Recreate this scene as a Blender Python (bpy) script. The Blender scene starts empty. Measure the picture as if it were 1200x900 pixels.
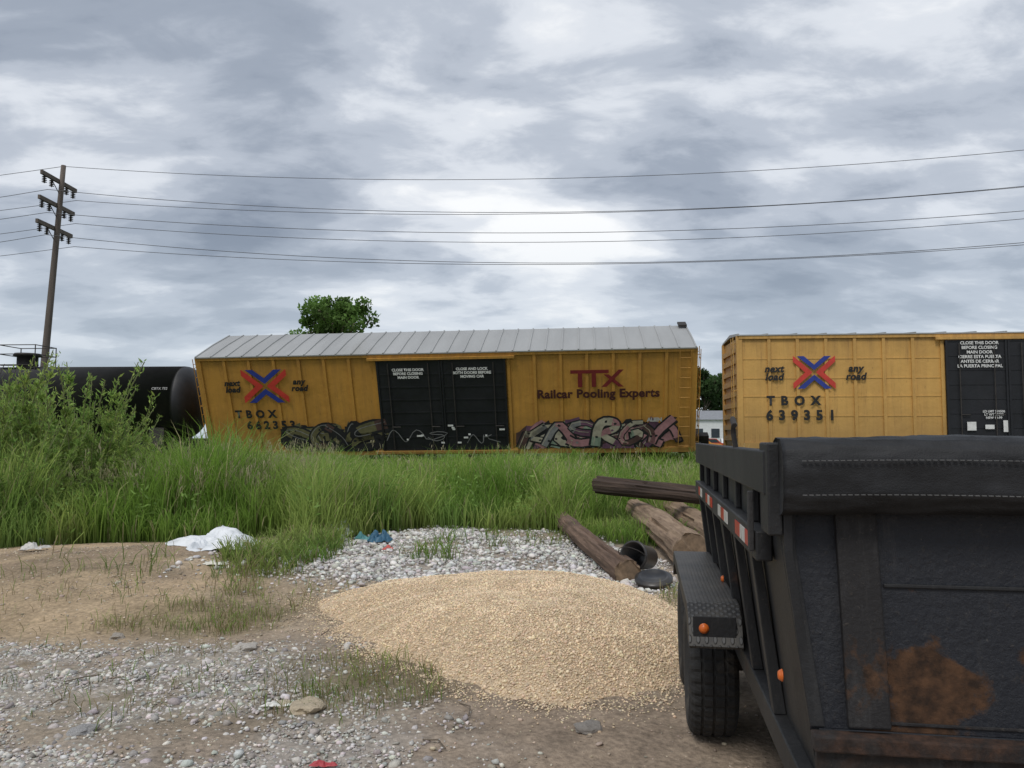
import bpy, math, random
import numpy as np
from mathutils import Vector, Matrix, Euler, noise as mnoise
random.seed(7); RS=np.random.RandomState(11)
sc=bpy.context.scene
COL=sc.collection
rad=math.radians
sc.view_settings.view_transform='Standard'
sc.view_settings.look='None'; sc.view_settings.exposure=0
# ---------------------------------------------------------------- helpers
def link(o,parent=None):
    COL.objects.link(o)
    if parent is not None: o.parent=parent
    return o
def tag(o,label,cat,group=None,kind=None):
    if label: o["label"]=label
    if cat: o["category"]=cat
    if group: o["group"]=group
    if kind: o["kind"]=kind
    return o
def empty(name,loc=(0,0,0),rot=(0,0,0)):
    o=bpy.data.objects.new(name,None); o.empty_display_size=.2
    o.location=loc; o.rotation_euler=rot
    return link(o)
def fastmesh(name,V,F,mat=None,col=None,smooth=False):
    V=np.asarray(V,dtype=np.float32); F=np.asarray(F,dtype=np.int32)
    me=bpy.data.meshes.new(name)
    k=F.shape[1]
    me.vertices.add(len(V)); me.vertices.foreach_set('co',V.ravel())
    me.loops.add(F.size); me.loops.foreach_set('vertex_index',F.ravel())
    me.polygons.add(len(F)); me.polygons.foreach_set('loop_start',np.arange(0,F.size,k,dtype=np.int32))
    if smooth: me.polygons.foreach_set('use_smooth',np.ones(len(F),dtype=bool))
    if col is not None:
        a=me.color_attributes.new(name='Col',type='FLOAT_COLOR',domain='POINT')
        c=np.ones((len(V),4),dtype=np.float32); c[:,:3]=col
        a.data.foreach_set('color',c.ravel())
    me.update(calc_edges=True); me.validate()
    if mat: me.materials.append(mat)
    return me
def fastobj(name,V,F,mat=None,col=None,smooth=False,parent=None):
    return link(bpy.data.objects.new(name,fastmesh(name,V,F,mat,col,smooth)),parent)
def pymesh(name,V,F,mats,parent=None,smooth=False,midx=None,bevel=0):
    me=bpy.data.meshes.new(name); me.from_pydata(V,[],F)
    for m in (mats if isinstance(mats,(list,tuple)) else [mats]): me.materials.append(m)
    if midx is not None:
        for p,i in zip(me.polygons,midx): p.material_index=i
    if smooth:
        for p in me.polygons: p.use_smooth=True
    me.update()
    o=link(bpy.data.objects.new(name,me),parent)
    if bevel:
        b=o.modifiers.new('bevel','BEVEL'); b.width=bevel; b.segments=2; b.limit_method='ANGLE'
    return o
def boxvf(b,V,F):
    x0,x1,y0,y1,z0,z1=b; n=len(V)
    V+= [(x0,y0,z0),(x1,y0,z0),(x1,y1,z0),(x0,y1,z0),(x0,y0,z1),(x1,y0,z1),(x1,y1,z1),(x0,y1,z1)]
    F+= [(n,n+3,n+2,n+1),(n+4,n+5,n+6,n+7),(n,n+1,n+5,n+4),(n+1,n+2,n+6,n+5),(n+2,n+3,n+7,n+6),(n+3,n,n+4,n+7)]
def boxes(name,bl,mat,parent=None,bevel=0):
    V=[];F=[]
    for b in bl: boxvf(b,V,F)
    return pymesh(name,V,F,mat,parent,bevel=bevel)
def boxeach(name,bl,mat,parent=None,bevel=0):
    return [boxes(name,[b],mat,parent,bevel) for b in bl]
def extrude(name,poly,a0,a1,axis,mat,parent=None,bevel=0):
    n=len(poly)
    def P(p,a): return (a,p[0],p[1]) if axis=='x' else (p[0],a,p[1])
    V=[P(p,a0) for p in poly]+[P(p,a1) for p in poly]
    F=[tuple(range(n))[::-1],tuple(range(n,2*n))]+[(i,(i+1)%n,n+(i+1)%n,n+i) for i in range(n)]
    return pymesh(name,V,F,mat,parent,bevel=bevel)
def lathe(name,prof,segs,mat,parent=None,axis='x',smooth=True,fn=None,loc=(0,0,0)):
    V=[];F=[];m=len(prof)
    for i in range(segs):
        a=2*math.pi*i/segs
        for j,(r,h) in enumerate(prof):
            if fn: r=fn(i,j,r)
            c,s=r*math.cos(a),r*math.sin(a)
            V.append({'x':(h,c,s),'y':(c,h,s),'z':(c,s,h)}[axis])
    for i in range(segs):
        k=(i+1)%segs
        for j in range(m-1):
            F.append((i*m+j,i*m+j+1,k*m+j+1,k*m+j))
    o=pymesh(name,V,F,mat,parent,smooth)
    o.location=loc
    return o
def tubes(name,segs,mat,parent=None,n=6):
    V=[];F=[]
    for pts,r in segs:
        pts=[Vector(p) for p in pts]; b=len(V); m=len(pts)
        for i,p in enumerate(pts):
            d=(pts[min(i+1,m-1)]-pts[max(i-1,0)]).normalized()
            up=Vector((0,0,1)) if abs(d.z)<.9 else Vector((1,0,0))
            s=d.cross(up).normalized(); u=s.cross(d)
            for k in range(n):
                a=2*math.pi*k/n; V.append(tuple(p+(s*math.cos(a)+u*math.sin(a))*r))
        for i in range(m-1):
            for k in range(n):
                F.append((b+i*n+k,b+i*n+(k+1)%n,b+(i+1)*n+(k+1)%n,b+(i+1)*n+k))
        F.append(tuple(b+k for k in range(n))); F.append(tuple(b+(m-1)*n+k for k in range(n))[::-1])
    return pymesh(name,V,F,mat,parent)
def vn(x,y,s=1.0,seed=0):
    x=np.asarray(x,dtype=float)/s+seed*17.3; y=np.asarray(y,dtype=float)/s+seed*7.7
    xi=np.floor(x);yi=np.floor(y);fx=x-xi;fy=y-yi
    fx=fx*fx*(3-2*fx);fy=fy*fy*(3-2*fy)
    def h(a,b):
        v=np.sin(a*127.1+b*311.7+seed*74.7)*43758.5453
        return v-np.floor(v)
    return (h(xi,yi)*(1-fx)+h(xi+1,yi)*fx)*(1-fy)+(h(xi,yi+1)*(1-fx)+h(xi+1,yi+1)*fx)*fy
def fbm(x,y,s,seed=0,o=4):
    t=0;a=.5;w=0
    for i in range(o):
        t=t+a*vn(x,y,s/2**i,seed+i*3.1); w+=a; a*=.55
    return t/w
def sm(a,b,x):
    t=np.clip((x-a)/(b-a),0,1); return t*t*(3-2*t)
# ---------------------------------------------------------------- materials
def newmat(name):
    m=bpy.data.materials.new(name); m.use_nodes=True
    nt=m.node_tree; b=nt.nodes['Principled BSDF']; return m,nt,b
def N(nt,t,**kw):
    n=nt.nodes.new(t)
    for k,v in kw.items(): setattr(n,k,v)
    return n
def mix(nt,f,a,b,mode='MIX'):
    n=N(nt,'ShaderNodeMix',data_type='RGBA',blend_type=mode)
    for s,v in ((0,f),(6,a),(7,b)):
        if isinstance(v,(int,float)): n.inputs[s].default_value=v
        elif isinstance(v,tuple): n.inputs[s].default_value=(*v,1)
        else: nt.links.new(v,n.inputs[s])
    return n.outputs[2]
def mth(nt,op,a,b=None):
    n_=N(nt,'ShaderNodeMath',operation=op)
    for i_,v in enumerate((a,b)):
        if v is None: continue
        if isinstance(v,(int,float)): n_.inputs[i_].default_value=v
        else: nt.links.new(v,n_.inputs[i_])
    return n_.outputs[0]
def noise(nt,scale,detail=5,vec=None,rough=.6,dist=0):
    n=N(nt,'ShaderNodeTexNoise'); n.inputs['Scale'].default_value=scale; n.inputs['Detail'].default_value=detail
    n.inputs['Roughness'].default_value=rough; n.inputs['Distortion'].default_value=dist
    if vec is None:
        tc=N(nt,'ShaderNodeTexCoord'); vec=tc.outputs['Object']
    nt.links.new(vec,n.inputs['Vector']); return n.outputs['Fac']
def mapr(nt,v,a,b,c=0.,d=1.):
    n=N(nt,'ShaderNodeMapRange'); n.inputs[1].default_value=a;n.inputs[2].default_value=b
    n.inputs[3].default_value=c;n.inputs[4].default_value=d
    nt.links.new(v,n.inputs[0]); return n.outputs[0]
def mapvec(nt,scale):
    tc=N(nt,'ShaderNodeTexCoord'); mp=N(nt,'ShaderNodeMapping'); mp.inputs['Scale'].default_value=scale
    nt.links.new(tc.outputs['Object'],mp.inputs['Vector']); return mp.outputs[0]
def bump(nt,b,h,st=.3,dist=.01):
    n=N(nt,'ShaderNodeBump'); n.inputs['Strength'].default_value=st; n.inputs['Distance'].default_value=dist
    nt.links.new(h,n.inputs['Height']); nt.links.new(n.outputs[0],b.inputs['Normal'])
def simple(name,c,rough=.6,var=.25,scale=6,bs=.0,metal=0,dirt=None,dirtamt=(.55,.75),vec=None,bd=.01):
    m,nt,b=newmat(name)
    v=mapvec(nt,vec) if vec else None
    n=noise(nt,scale,6,v)
    f=mapr(nt,n,.3,.7)
    o=mix(nt,f,tuple(x*(1-var) for x in c),tuple(min(1,x*(1+var)) for x in c))
    if dirt:
        n2=noise(nt,scale*.35,8,v,.7); f2=mapr(nt,n2,*dirtamt)
        o=mix(nt,f2,o,dirt)
    nt.links.new(o,b.inputs['Base Color']); b.inputs['Roughness'].default_value=rough; b.inputs['Metallic'].default_value=metal
    if bs: bump(nt,b,noise(nt,scale*6,4,v),bs,bd)
    return m
def attrmat(name,rough=.9,fine=60,amt=.25,bs=0,bd=.01,trans=0):
    m,nt,b=newmat(name)
    a=N(nt,'ShaderNodeAttribute',attribute_name='Col')
    if trans: src=a.outputs['Color']
    else:
        n=noise(nt,fine,5); f=mapr(nt,n,.3,.7,1-amt,1+amt)
        mul=N(nt,'ShaderNodeVectorMath',operation='SCALE'); nt.links.new(a.outputs['Color'],mul.inputs[0]); nt.links.new(f,mul.inputs['Scale']); src=mul.outputs[0]
    nt.links.new(src,b.inputs['Base Color']); b.inputs['Roughness'].default_value=rough
    b.inputs['Specular IOR Level'].default_value=.25
    if bs: bump(nt,b,noise(nt,fine*1.3,6),bs,bd)
    if trans:
        t=N(nt,'ShaderNodeBsdfTranslucent'); nt.links.new(src,t.inputs['Color'])
        mx=N(nt,'ShaderNodeMixShader'); mx.inputs[0].default_value=trans
        nt.links.new(b.outputs[0],mx.inputs[1]); nt.links.new(t.outputs[0],mx.inputs[2])
        nt.links.new(mx.outputs[0],nt.nodes['Material Output'].inputs['Surface'])
    return m
def rusty(name,base,rust=(.07,.035,.02),thr=(.52,.62),scale=2.2,rough=.5,vec=(1,1,1),bs=.25,scuff=.05,spot=None,dust=.6):
    m,nt,b=newmat(name); v=mapvec(nt,vec)
    n1=noise(nt,scale,9,v,.68,.4)
    if spot:
        tc=N(nt,'ShaderNodeTexCoord')
        for (cx,cz,rr,am_) in spot:
            mp_=N(nt,'ShaderNodeMapping'); mp_.inputs['Location'].default_value=(-cx,0,-cz); mp_.inputs['Scale'].default_value=(1,0,1); nt.links.new(tc.outputs['Object'],mp_.inputs[0])
            ln=N(nt,'ShaderNodeVectorMath',operation='LENGTH'); nt.links.new(mp_.outputs[0],ln.inputs[0])
            n1=mth(nt,'ADD',n1,mapr(nt,ln.outputs['Value'],0,rr,am_,0))
    f1=mapr(nt,n1,*thr)
    n2=noise(nt,scale*7,6,v); n3=noise(nt,scale*.8,10,mapvec(nt,(vec[0]*1.7,vec[1],vec[2]*.5)),.75)
    n4=noise(nt,scale*11,9,v,.8); n5=noise(nt,60,4,v,.8); n6=noise(nt,6,8,mapvec(nt,(2.5,1,.18)),.75)
    rc=mix(nt,mapr(nt,n2,.35,.65),tuple(x*.35 for x in rust),tuple(x*1.5 for x in rust))
    bc=mix(nt,mapr(nt,n3,.48,.72),base,tuple(x*.6+scuff for x in base))
    bc=mix(nt,mapr(nt,n6,.56,.74,0,.55),bc,(.06,.056,.054))
    bc=mix(nt,mapr(nt,n4,.57,.70,0,dust),bc,(.055,.048,.042))
    bc=mix(nt,mapr(nt,n5,.62,.72,0,.6),bc,(.09,.075,.06))
    nt.links.new(mix(nt,f1,bc,rc),b.inputs['Base Color'])
    nt.links.new(mapr(nt,f1,0,1,rough,.9),b.inputs['Roughness'])
    h=mth(nt,'ADD',noise(nt,scale*16,5,v),mth(nt,'MULTIPLY',n4,1.2))
    bump(nt,b,h,bs,.006)
    return m
M={}
def carpaint(name,c,c2):
    m,nt,b=newmat(name)
    streak=noise(nt,3.2,6,mapvec(nt,(1.6,1,.12)),.65)
    blot=noise(nt,.9,6,mapvec(nt,(1,1,1)),.6)
    o=mix(nt,mapr(nt,streak,.42,.72),c,c2)
    o=mix(nt,mapr(nt,blot,.35,.7,0,.5),o,tuple(x*.70 for x in c))
    tc=N(nt,'ShaderNodeTexCoord'); sx=N(nt,'ShaderNodeSeparateXYZ'); nt.links.new(tc.outputs['Object'],sx.inputs[0])
    low=mapr(nt,sx.outputs[2],1.0,2.6,.5,0)
    o=mix(nt,low,o,(.19,.12,.05))
    top=mapr(nt,sx.outputs[2],4.1,4.9,0,.35)
    o=mix(nt,mth(nt,'MULTIPLY',top,mapr(nt,streak,.3,.6)),o,(.22,.12,.04))
    rs=noise(nt,9,8,mapvec(nt,(1,1,.5)),.75)
    o=mix(nt,mapr(nt,rs,.62,.74,0,.85),o,(.14,.06,.03))
    rs2=noise(nt,5,8,mapvec(nt,(1.5,1,.10)),.8)
    o=mix(nt,mapr(nt,rs2,.55,.75,0,.75),o,(.20,.10,.04))
    nt.links.new(o,b.inputs['Base Color']); b.inputs['Roughness'].default_value=.62
    bump(nt,b,noise(nt,1.8,3),.5,.05)
    return m
M['yellow']=carpaint('boxcar_yellow',(.55,.28,.05),(.43,.22,.045))
M['yellow2']=carpaint('boxcar_yellow_pale',(.64,.37,.10),(.54,.305,.085))
M['doorblk']=simple('door_black',(.008,.009,.012),.6,.4,2,.2,dirt=(.02,.02,.024))
M['roof']=simple('roof_galvanised',(.38,.385,.38),.6,.12,.8,.1,.15,dirt=(.26,.25,.22),vec=(1,.2,1))
M['white']=simple('lettering_white',(.72,.72,.70),.7,.15,8)
M['blacklet']=simple('lettering_black',(.012,.012,.012),.7,.2,8)
M['maroon']=simple('lettering_maroon',(.16,.012,.012),.7,.2,8)
M['red']=simple('emblem_red',(.55,.045,.03),.6,.15,6)
M['blue']=simple('emblem_blue',(.02,.04,.26),.6,.15,6)
M['steel']=simple('dark_steel',(.035,.03,.027),.7,.3,5,.2)
M['tank']=simple('tank_black',(.014,.014,.016),.5,.4,1.2,.1,dirt=(.035,.033,.032))
M['grass']=attrmat('grass_blades',.75,3,.25,trans=.4)
M['leaf']=attrmat('foliage_leaves',.65,2,.2,trans=.4)
M['stone']=attrmat('crushed_stone',.95,70,.18,.5,.004)
# ---------------------------------------------------------------- ground shape
PO=[(-1.85,7.9),(-1.5,7.2),(-1.12,6.5),(-.55,5.7),(-.2,5.3),(.31,5.02),(.77,5.22),(1.18,5.8),(1.42,6.8),(1.40,7.9),(1.0,8.7),(0,9.0),(-1.2,8.8)]
PC=(.05,6.95)
pa=np.array([math.atan2(y-PC[1],x-PC[0]) for x,y in PO]); pr=np.array([math.hypot(x-PC[0],y-PC[1]) for x,y in PO])
od=np.argsort(pa); pa=pa[od]; pr=pr[od]
pa=np.concatenate([pa-2*math.pi,pa,pa+2*math.pi]); pr=np.tile(pr,3)
def pile_rho(x,y):
    a=np.arctan2(y-PC[1],x-PC[0]); R=np.interp(a,pa,pr)+(.14*(vn(np.cos(a)*3,np.sin(a)*3,.4,5)-.5))
    return np.hypot(x-PC[0],y-PC[1])/R
def pile_h(x,y):
    r=pile_rho(x,y)
    h=.335*np.clip(1-np.clip(r,0,2)**2.9,-.2,1)
    return h+.10*(fbm(x,y,.8,9)-.5)*np.clip(1.2-r,0,1)*1.2
def edgeY(x):
    return np.interp(x,[-30,-9,-7,-5.6,-4.6,-3.6,-3,-2.4,-1.5,0,1,1.7,2.6,4,8,30],[9,10,11,12.2,12.8,12.6,11.6,13.1,14.2,14.2,13.4,12.0,11.2,10.8,10,10])
def ell(x,y,cx,cy,rx,ry,seed=1,nz=.7,soft=.35):
    d=np.hypot((x-cx)/rx,(y-cy)/ry)+nz*(fbm(x,y,.7,seed)-.5)
    return 1-sm(1-soft,1+soft,d)
def grassm(x,y):
    e=edgeY(x)+1.7*(fbm(x,y,1.1,21)-.5)
    return sm(-.25,.5,y-e)
def logclear(x,y): return ell(x,y,2.3,12.6,1.5,2.9,99,.3,.3)
def whitem(x,y): return np.clip(ell(x,y,-1.3,11.2,2.1,2.8,31,.9)+ell(x,y,.7,10.2,1.1,2.4,33,.8),0,1)*(.3+.7*sm(.32,.55,fbm(x,y,.75,35)))
def greym(x,y):
    m=np.clip(ell(x,y,-2.8,4.9,2.1,1.5,41)+ell(x,y,-1.2,4.2,.7,.4,43)*.5+ell(x,y,-3.6,6.2,.9,.5,44)*.8,0,1)
    return m*(.18+.82*sm(.33,.55,fbm(x,y,.7,45)))
def sandm(x,y): return np.clip(ell(x,y,-5.2,9.2,3.3,3.0,51,.5)+ell(x,y,-9,9,4,3,52,.5),0,1)
def tuftm(x,y):
    return np.clip(.8*ell(x,y,-2.75,7.3,.7,.5,61,.9)+.6*ell(x,y,-.95,5.6,.5,1.0,62,1.2)+ell(x,y,-2.8,10.6,.5,1.9,63,.9)+.35*ell(x,y,-1.7,8.0,1.0,.8,64,1.4)
                   +.5*ell(x,y,1.55,7.9,.15,.5,65,.9)+.45*ell(x,y,-1.0,10.9,.5,.7,66,1.3)+.38*ell(x,y,0,12.4,1.6,.6,70,1.8)+.35*ell(x,y,-4.5,8,2,2,67,1.7)+.5*ell(x,y,-5.4,7.2,.7,.3,68,1.2)+.38*ell(x,y,-1.9,5.4,1.4,.7,69,1.6),0,1)
def gh(x,y):
    x=np.asarray(x,float);y=np.asarray(y,float)
    h=.10*(fbm(x,y,3.0,2)-.5)+.05*(fbm(x,y,.8,3)-.5)
    near=1-sm(14,30,y)
    h=h*near
    h=h+.18*ell(x,y,-5.2,9.8,3.0,1.6,71,.3,.9)-.06*ell(x,y,-3.9,7.0,2.8,.5,72,.2,.9)
    h=h-.03*ell(x,y,.3,4.0,1.4,.35,73,.2,.9)
    h=h+.3*sm(26,30,y)*(1-sm(40,50,y))
    return h
def axis(lo,hi,st,far):
    a=list(np.arange(lo,hi,st)); s=st; v=a[-1]
    while v<far: s*=1.16; v+=s; a.append(v)
    s=st; v=a[0]; b=[]
    while v>-far: s*=1.16; v-=s; b.append(v)
    return np.array(b[::-1]+a)
gx=axis(-6.2,3.2,.034,3000); gy=axis(3.4,12.5,.034,3000)
X,Y=np.meshgrid(gx,gy); x=X.ravel();y=Y.ravel()
near=((np.abs(x)<40)&(y>-20)&(y<70))
z=np.where(near,gh(x,y),0)
fine=np.exp(-((np.abs(y-8)/8)**4))*np.exp(-((x+1.5)/7)**4)
z=z+fine*(.026*(fbm(x,y,.16,81,3)-.5)+.016*(fbm(x,y,.07,82,2)-.5))
c=np.ones((len(x),3))*np.array((.31,.245,.18))
def lay(c,m,col): return c*(1-m[:,None])+np.array(col)[None,:]*m[:,None]
c=c*(.72+.6*fbm(x,y,.5,90))[:,None]
c=lay(c,.9*sandm(x,y),(.46,.34,.22))
c=lay(c,.6*sm(.52,.7,fbm(x,y,1.6,96)),(.21,.16,.115))
c=lay(c,.65*ell(x,y,-.2,4.4,1.5,1.0,92,.6),(.26,.20,.15))
c=lay(c,.7*greym(x,y),(.38,.35,.315))
c=lay(c,.75*whitem(x,y),(.44,.415,.38))
c=lay(c,.5*tuftm(x,y),(.15,.13,.065))
c=c*(.72+.56*fbm(x,y,.22,93))[:,None]
g=grassm(x,y); c=lay(c,g,(.06,.07,.026))
c=lay(c,sm(34,60,y),(.09,.13,.045))
nx=len(gx);ny=len(gy)
i=(np.arange(ny-1)[:,None]*nx+np.arange(nx-1)[None,:]).ravel()
F=np.stack([i,i+1,i+nx+1,i+nx],1)
M['ground']=attrmat('ground_soil',.97,26,.35,.8,.02)
gnd=fastobj('ground',np.stack([x,y,z],1),F,M['ground'],c,True); gnd["kind"]="structure"; gnd["label"]="brown dirt yard with gravel and grassy edge"
# ---------------------------------------------------------------- stones
def ico():
    t=(1+5**.5)/2
    v=np.array([(-1,t,0),(1,t,0),(-1,-t,0),(1,-t,0),(0,-1,t),(0,1,t),(0,-1,-t),(0,1,-t),(t,0,-1),(t,0,1),(-t,0,-1),(-t,0,1)],float)
    v/=np.linalg.norm(v[0])
    f=np.array([(0,11,5),(0,5,1),(0,1,7),(0,7,10),(0,10,11),(1,5,9),(5,11,4),(11,10,2),(10,7,6),(7,1,8),(3,9,4),(3,4,2),(3,2,6),(3,6,8),(3,8,9),(4,9,5),(2,4,11),(6,2,10),(8,6,7),(9,8,1)])
    return v,f
IV,IF=ico()
def stones(name,P,S,C,parent=None,flat=.65):
    n=len(P)
    q=RS.normal(size=(n,4)); q/=np.linalg.norm(q,axis=1)[:,None]
    w,a,b,d=q.T
    R=np.empty((n,3,3))
    R[:,0,0]=1-2*(b*b+d*d);R[:,0,1]=2*(a*b-w*d);R[:,0,2]=2*(a*d+w*b)
    R[:,1,0]=2*(a*b+w*d);R[:,1,1]=1-2*(a*a+d*d);R[:,1,2]=2*(b*d-w*a)
    R[:,2,0]=2*(a*d-w*b);R[:,2,1]=2*(b*d+w*a);R[:,2,2]=1-2*(a*a+b*b)
    v=IV[None]*(1+.34*RS.uniform(-1,1,size=(n,12,1)))
    v=v*RS.uniform(.5,1.15,size=(n,1,3))
    v=np.einsum('nij,nkj->nki',R,v); v[:,:,2]*=flat
    V=P[:,None,:]+v*S[:,None,None]
    F=(IF[None]+12*np.arange(n)[:,None,None]).reshape(-1,3)
    return fastobj(name,V.reshape(-1,3),F,M['stone'],np.repeat(C,12,0),False,parent)
def scatter(n,x0,x1,y0,y1,dens,seed):
    r=np.random.RandomState(seed); x=r.uniform(x0,x1,n); y=r.uniform(y0,y1,n)
    k=r.uniform(size=n)<dens(x,y); return x[k],y[k]
def scol(n,base,var=.25,tint=.06):
    return np.clip(np.array(base)[None]*(1+var*RS.uniform(-1,1,(n,1)))*(1+tint*RS.uniform(-1,1,(n,3))),.02,.95)
def notpile(x,y): return (pile_rho(x,y)>1.0)
xs,ys=scatter(85000,-5.2,.2,3.5,8,lambda x,y:notpile(x,y)*(greym(x,y)**1.1*.62),1)
S=np.exp(RS.normal(-4.75,.52,len(xs))); S=np.clip(S,.004,.042)
o=stones('grey_gravel',np.stack([xs,ys,gh(xs,ys)+S*.15],1),S,scol(len(xs),(.51,.485,.45),.45)); tag(o,"loose grey crushed gravel on the dirt","gravel",kind="stuff")
xs,ys=scatter(30000,-3.8,2.0,8.2,14.6,lambda x,y:notpile(x,y)*whitem(x,y)*.85,2)
S=np.clip(np.exp(RS.normal(-4.05,.48,len(xs))),.007,.06)
o=stones('pale_rubble',np.stack([xs,ys,gh(xs,ys)+S*.3+.02*whitem(xs,ys)],1),S,scol(len(xs),(.60,.58,.545),.4)); tag(o,"pale crushed limestone rubble beside tall grass","rubble",kind="stuff")
xs,ys=scatter(60000,-8,3,3.4,12,lambda x,y:notpile(x,y)*(.18+.7*sm(.48,.68,fbm(x,y,.8,95)))*(1-.8*grassm(x,y)),3)
S=np.clip(np.exp(RS.normal(-5.05,.5,len(xs))),.003,.03)
o=stones('scattered_pebbles',np.stack([xs,ys,gh(xs,ys)+S*.1],1),S,scol(len(xs),(.44,.37,.29),.45)); tag(o,"small tan pebbles scattered over packed dirt","pebbles",kind="stuff")
px_=np.arange(-2.1,1.8,.03); py_=np.arange(4.6,9.3,.03)
PX,PY=np.meshgrid(px_,py_); x=PX.ravel();y=PY.ravel(); rho=pile_rho(x,y)
z=gh(x,y)+np.where(rho<1.25,pile_h(x,y),-.12)-.010
z=np.where(rho>=1.03,gh(x,y)-.08,z)
n1=len(px_);n2=len(py_); i=(np.arange(n2-1)[:,None]*n1+np.arange(n1-1)[None,:]).ravel()
F=np.stack([i,i+1,i+n1+1,i+n1],1); keep=(rho[F].min(1)<1.06); F=F[keep]
pile=fastobj('gravel_pile',np.stack([x,y,z],1),F,M['ground'],np.ones((len(x),3))*np.array((.58,.455,.315)),True)
tag(pile,"low spread heap of tan pea gravel on dirt","gravel pile")
g=.0125
GX,GY=np.meshgrid(np.arange(-2.1,1.8,g),np.arange(4.6,8.9,g)); x=GX.ravel()+RS.uniform(-g,g,GX.size)*.6;y=GY.ravel()+RS.uniform(-g,g,GX.size)*.6
k=(pile_rho(x,y)<1.0+.05*RS.normal(size=len(x)))&((y<7.6)|(RS.uniform(size=len(x))<.35)); x=x[k];y=y[k]
S=np.clip(np.exp(RS.normal(-5.05,.36,len(x))),.0033,.015)
zz=gh(x,y)+np.maximum(pile_h(x,y),0)-.007+S*.2
cc=scol(len(x),(.78,.62,.43),.27,.05); cc*= (.85+.3*fbm(x,y,.35,97))[:,None]
o=stones('gravel',np.stack([x,y,zz],1),S,cc,pile,.8); o["kind"]="stuff"
th=RS.uniform(0,2*math.pi,7000); rr=1+np.abs(RS.normal(0,.10,7000)); R=np.interp(th-math.pi,pa,pr)*rr
x=PC[0]+R*np.cos(th-math.pi); y=PC[1]+R*np.sin(th-math.pi); S=np.clip(np.exp(RS.normal(-5.0,.25,7000)),.004,.013)
o=stones('stray_gravel',np.stack([x,y,gh(x,y)+.004],1),S,scol(7000,(.70,.56,.39),.25)); tag(o,"stray tan pebbles around the gravel heap","gravel",kind="stuff")
import bmesh
def rock(name,x,y,s,c,label):
    bm=bmesh.new(); bmesh.ops.create_icosphere(bm,subdivisions=3,radius=1)
    for v in bm.verts:
        d=mnoise.noise(v.co*1.3+Vector((x,y,0)))*.45+mnoise.noise(v.co*4+Vector((x,y,3)))*.12
        v.co*=1+d; v.co.z*=.5; v.co.x*=1.3
    me=bpy.data.meshes.new(name); bm.to_mesh(me); bm.free(); me.materials.append(simple(name+'_m',c,.95,.2,5,.6,bd=.05))
    o=link(bpy.data.objects.new(name,me)); o.location=(x,y,float(gh(x,y))+s*.2); o.scale=(s,s,s); o.rotation_euler=(0,0,x*9)
    return tag(o,label,"rock")
rock('rock',.42,4.62,.065,(.34,.31,.28),"small grey rock in front of gravel heap")
rock('rock',-2.0,6.2,.07,(.6,.56,.5),"pale flat rock on dirt")
rock('rock',-2.35,4.55,.06,(.42,.41,.4),"grey rock among loose gravel")
rock('rock',-1.2,4.9,.09,(.60,.50,.36),"clod of pale sand on dirt")
rock('rock',-1.38,4.98,.05,(.66,.57,.42),"clod of pale sand on dirt")
rock('rock',-3.3,6.9,.06,(.45,.4,.34),"pale rock on the dirt track")
# ---------------------------------------------------------------- grass
def blades(name,x,y,z,h,w,lean,cb,ct,seed,label=None,mat=None,parent=None):
    r=np.random.RandomState(seed); n=len(x)
    a=r.uniform(0,2*math.pi,n); fa=r.uniform(0,2*math.pi,n)
    dx=np.cos(a)*lean*h; dy=np.sin(a)*lean*h
    wx=np.cos(fa)*w/2; wy=np.sin(fa)*w/2
    V=np.empty((n,7,3)); 
    def pt(k,t,ws,sgn,b):
        V[:,k,0]=x+dx*b+sgn*wx*ws; V[:,k,1]=y+dy*b+sgn*wy*ws; V[:,k,2]=z+h*t
    pt(0,-.03,.7,-1,0);pt(1,-.03,.7,1,0)
    pt(2,.42,1,-1,.13);pt(3,.42,1,1,.13)
    pt(4,.78,.7,-1,.5);pt(5,.78,.7,1,.5)
    V[:,6,0]=x+dx*1.1;V[:,6,1]=y+dy*1.1;V[:,6,2]=z+h*(1-.25*lean)
    f=np.array([(0,1,3),(0,3,2),(2,3,5),(2,5,4),(4,5,6)])
    F=(f[None]+7*np.arange(n)[:,None,None]).reshape(-1,3)
    tt=np.array([0,0,.42,.42,.78,.78,1])[None,:,None]
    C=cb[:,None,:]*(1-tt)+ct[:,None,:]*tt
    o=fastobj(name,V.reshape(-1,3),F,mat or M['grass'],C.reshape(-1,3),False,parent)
    if label: tag(o,label,"grass",kind="stuff")
    return o
def gcol(x,y,n,seed):
    r=np.random.RandomState(seed)
    p=fbm(x,y,2.2,seed)[:,None]; q=fbm(x,y,.6,seed+5)[:,None]
    A=np.array((.23,.37,.065));B=np.array((.36,.46,.12));D=np.array((.14,.28,.06))
    c=A*(1-sm(.42,.6,p))+B*sm(.42,.6,p); c=c*(1-.6*sm(.5,.7,q))+D*.6*sm(.5,.7,q)
    c=c*(1+.35*r.uniform(-1,1,(n,1)))
    dry=(r.uniform(size=n)<.04)[:,None]
    return np.where(dry,np.array((.46,.42,.22))*(.8+.4*r.uniform(size=(n,1))),c)
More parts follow.
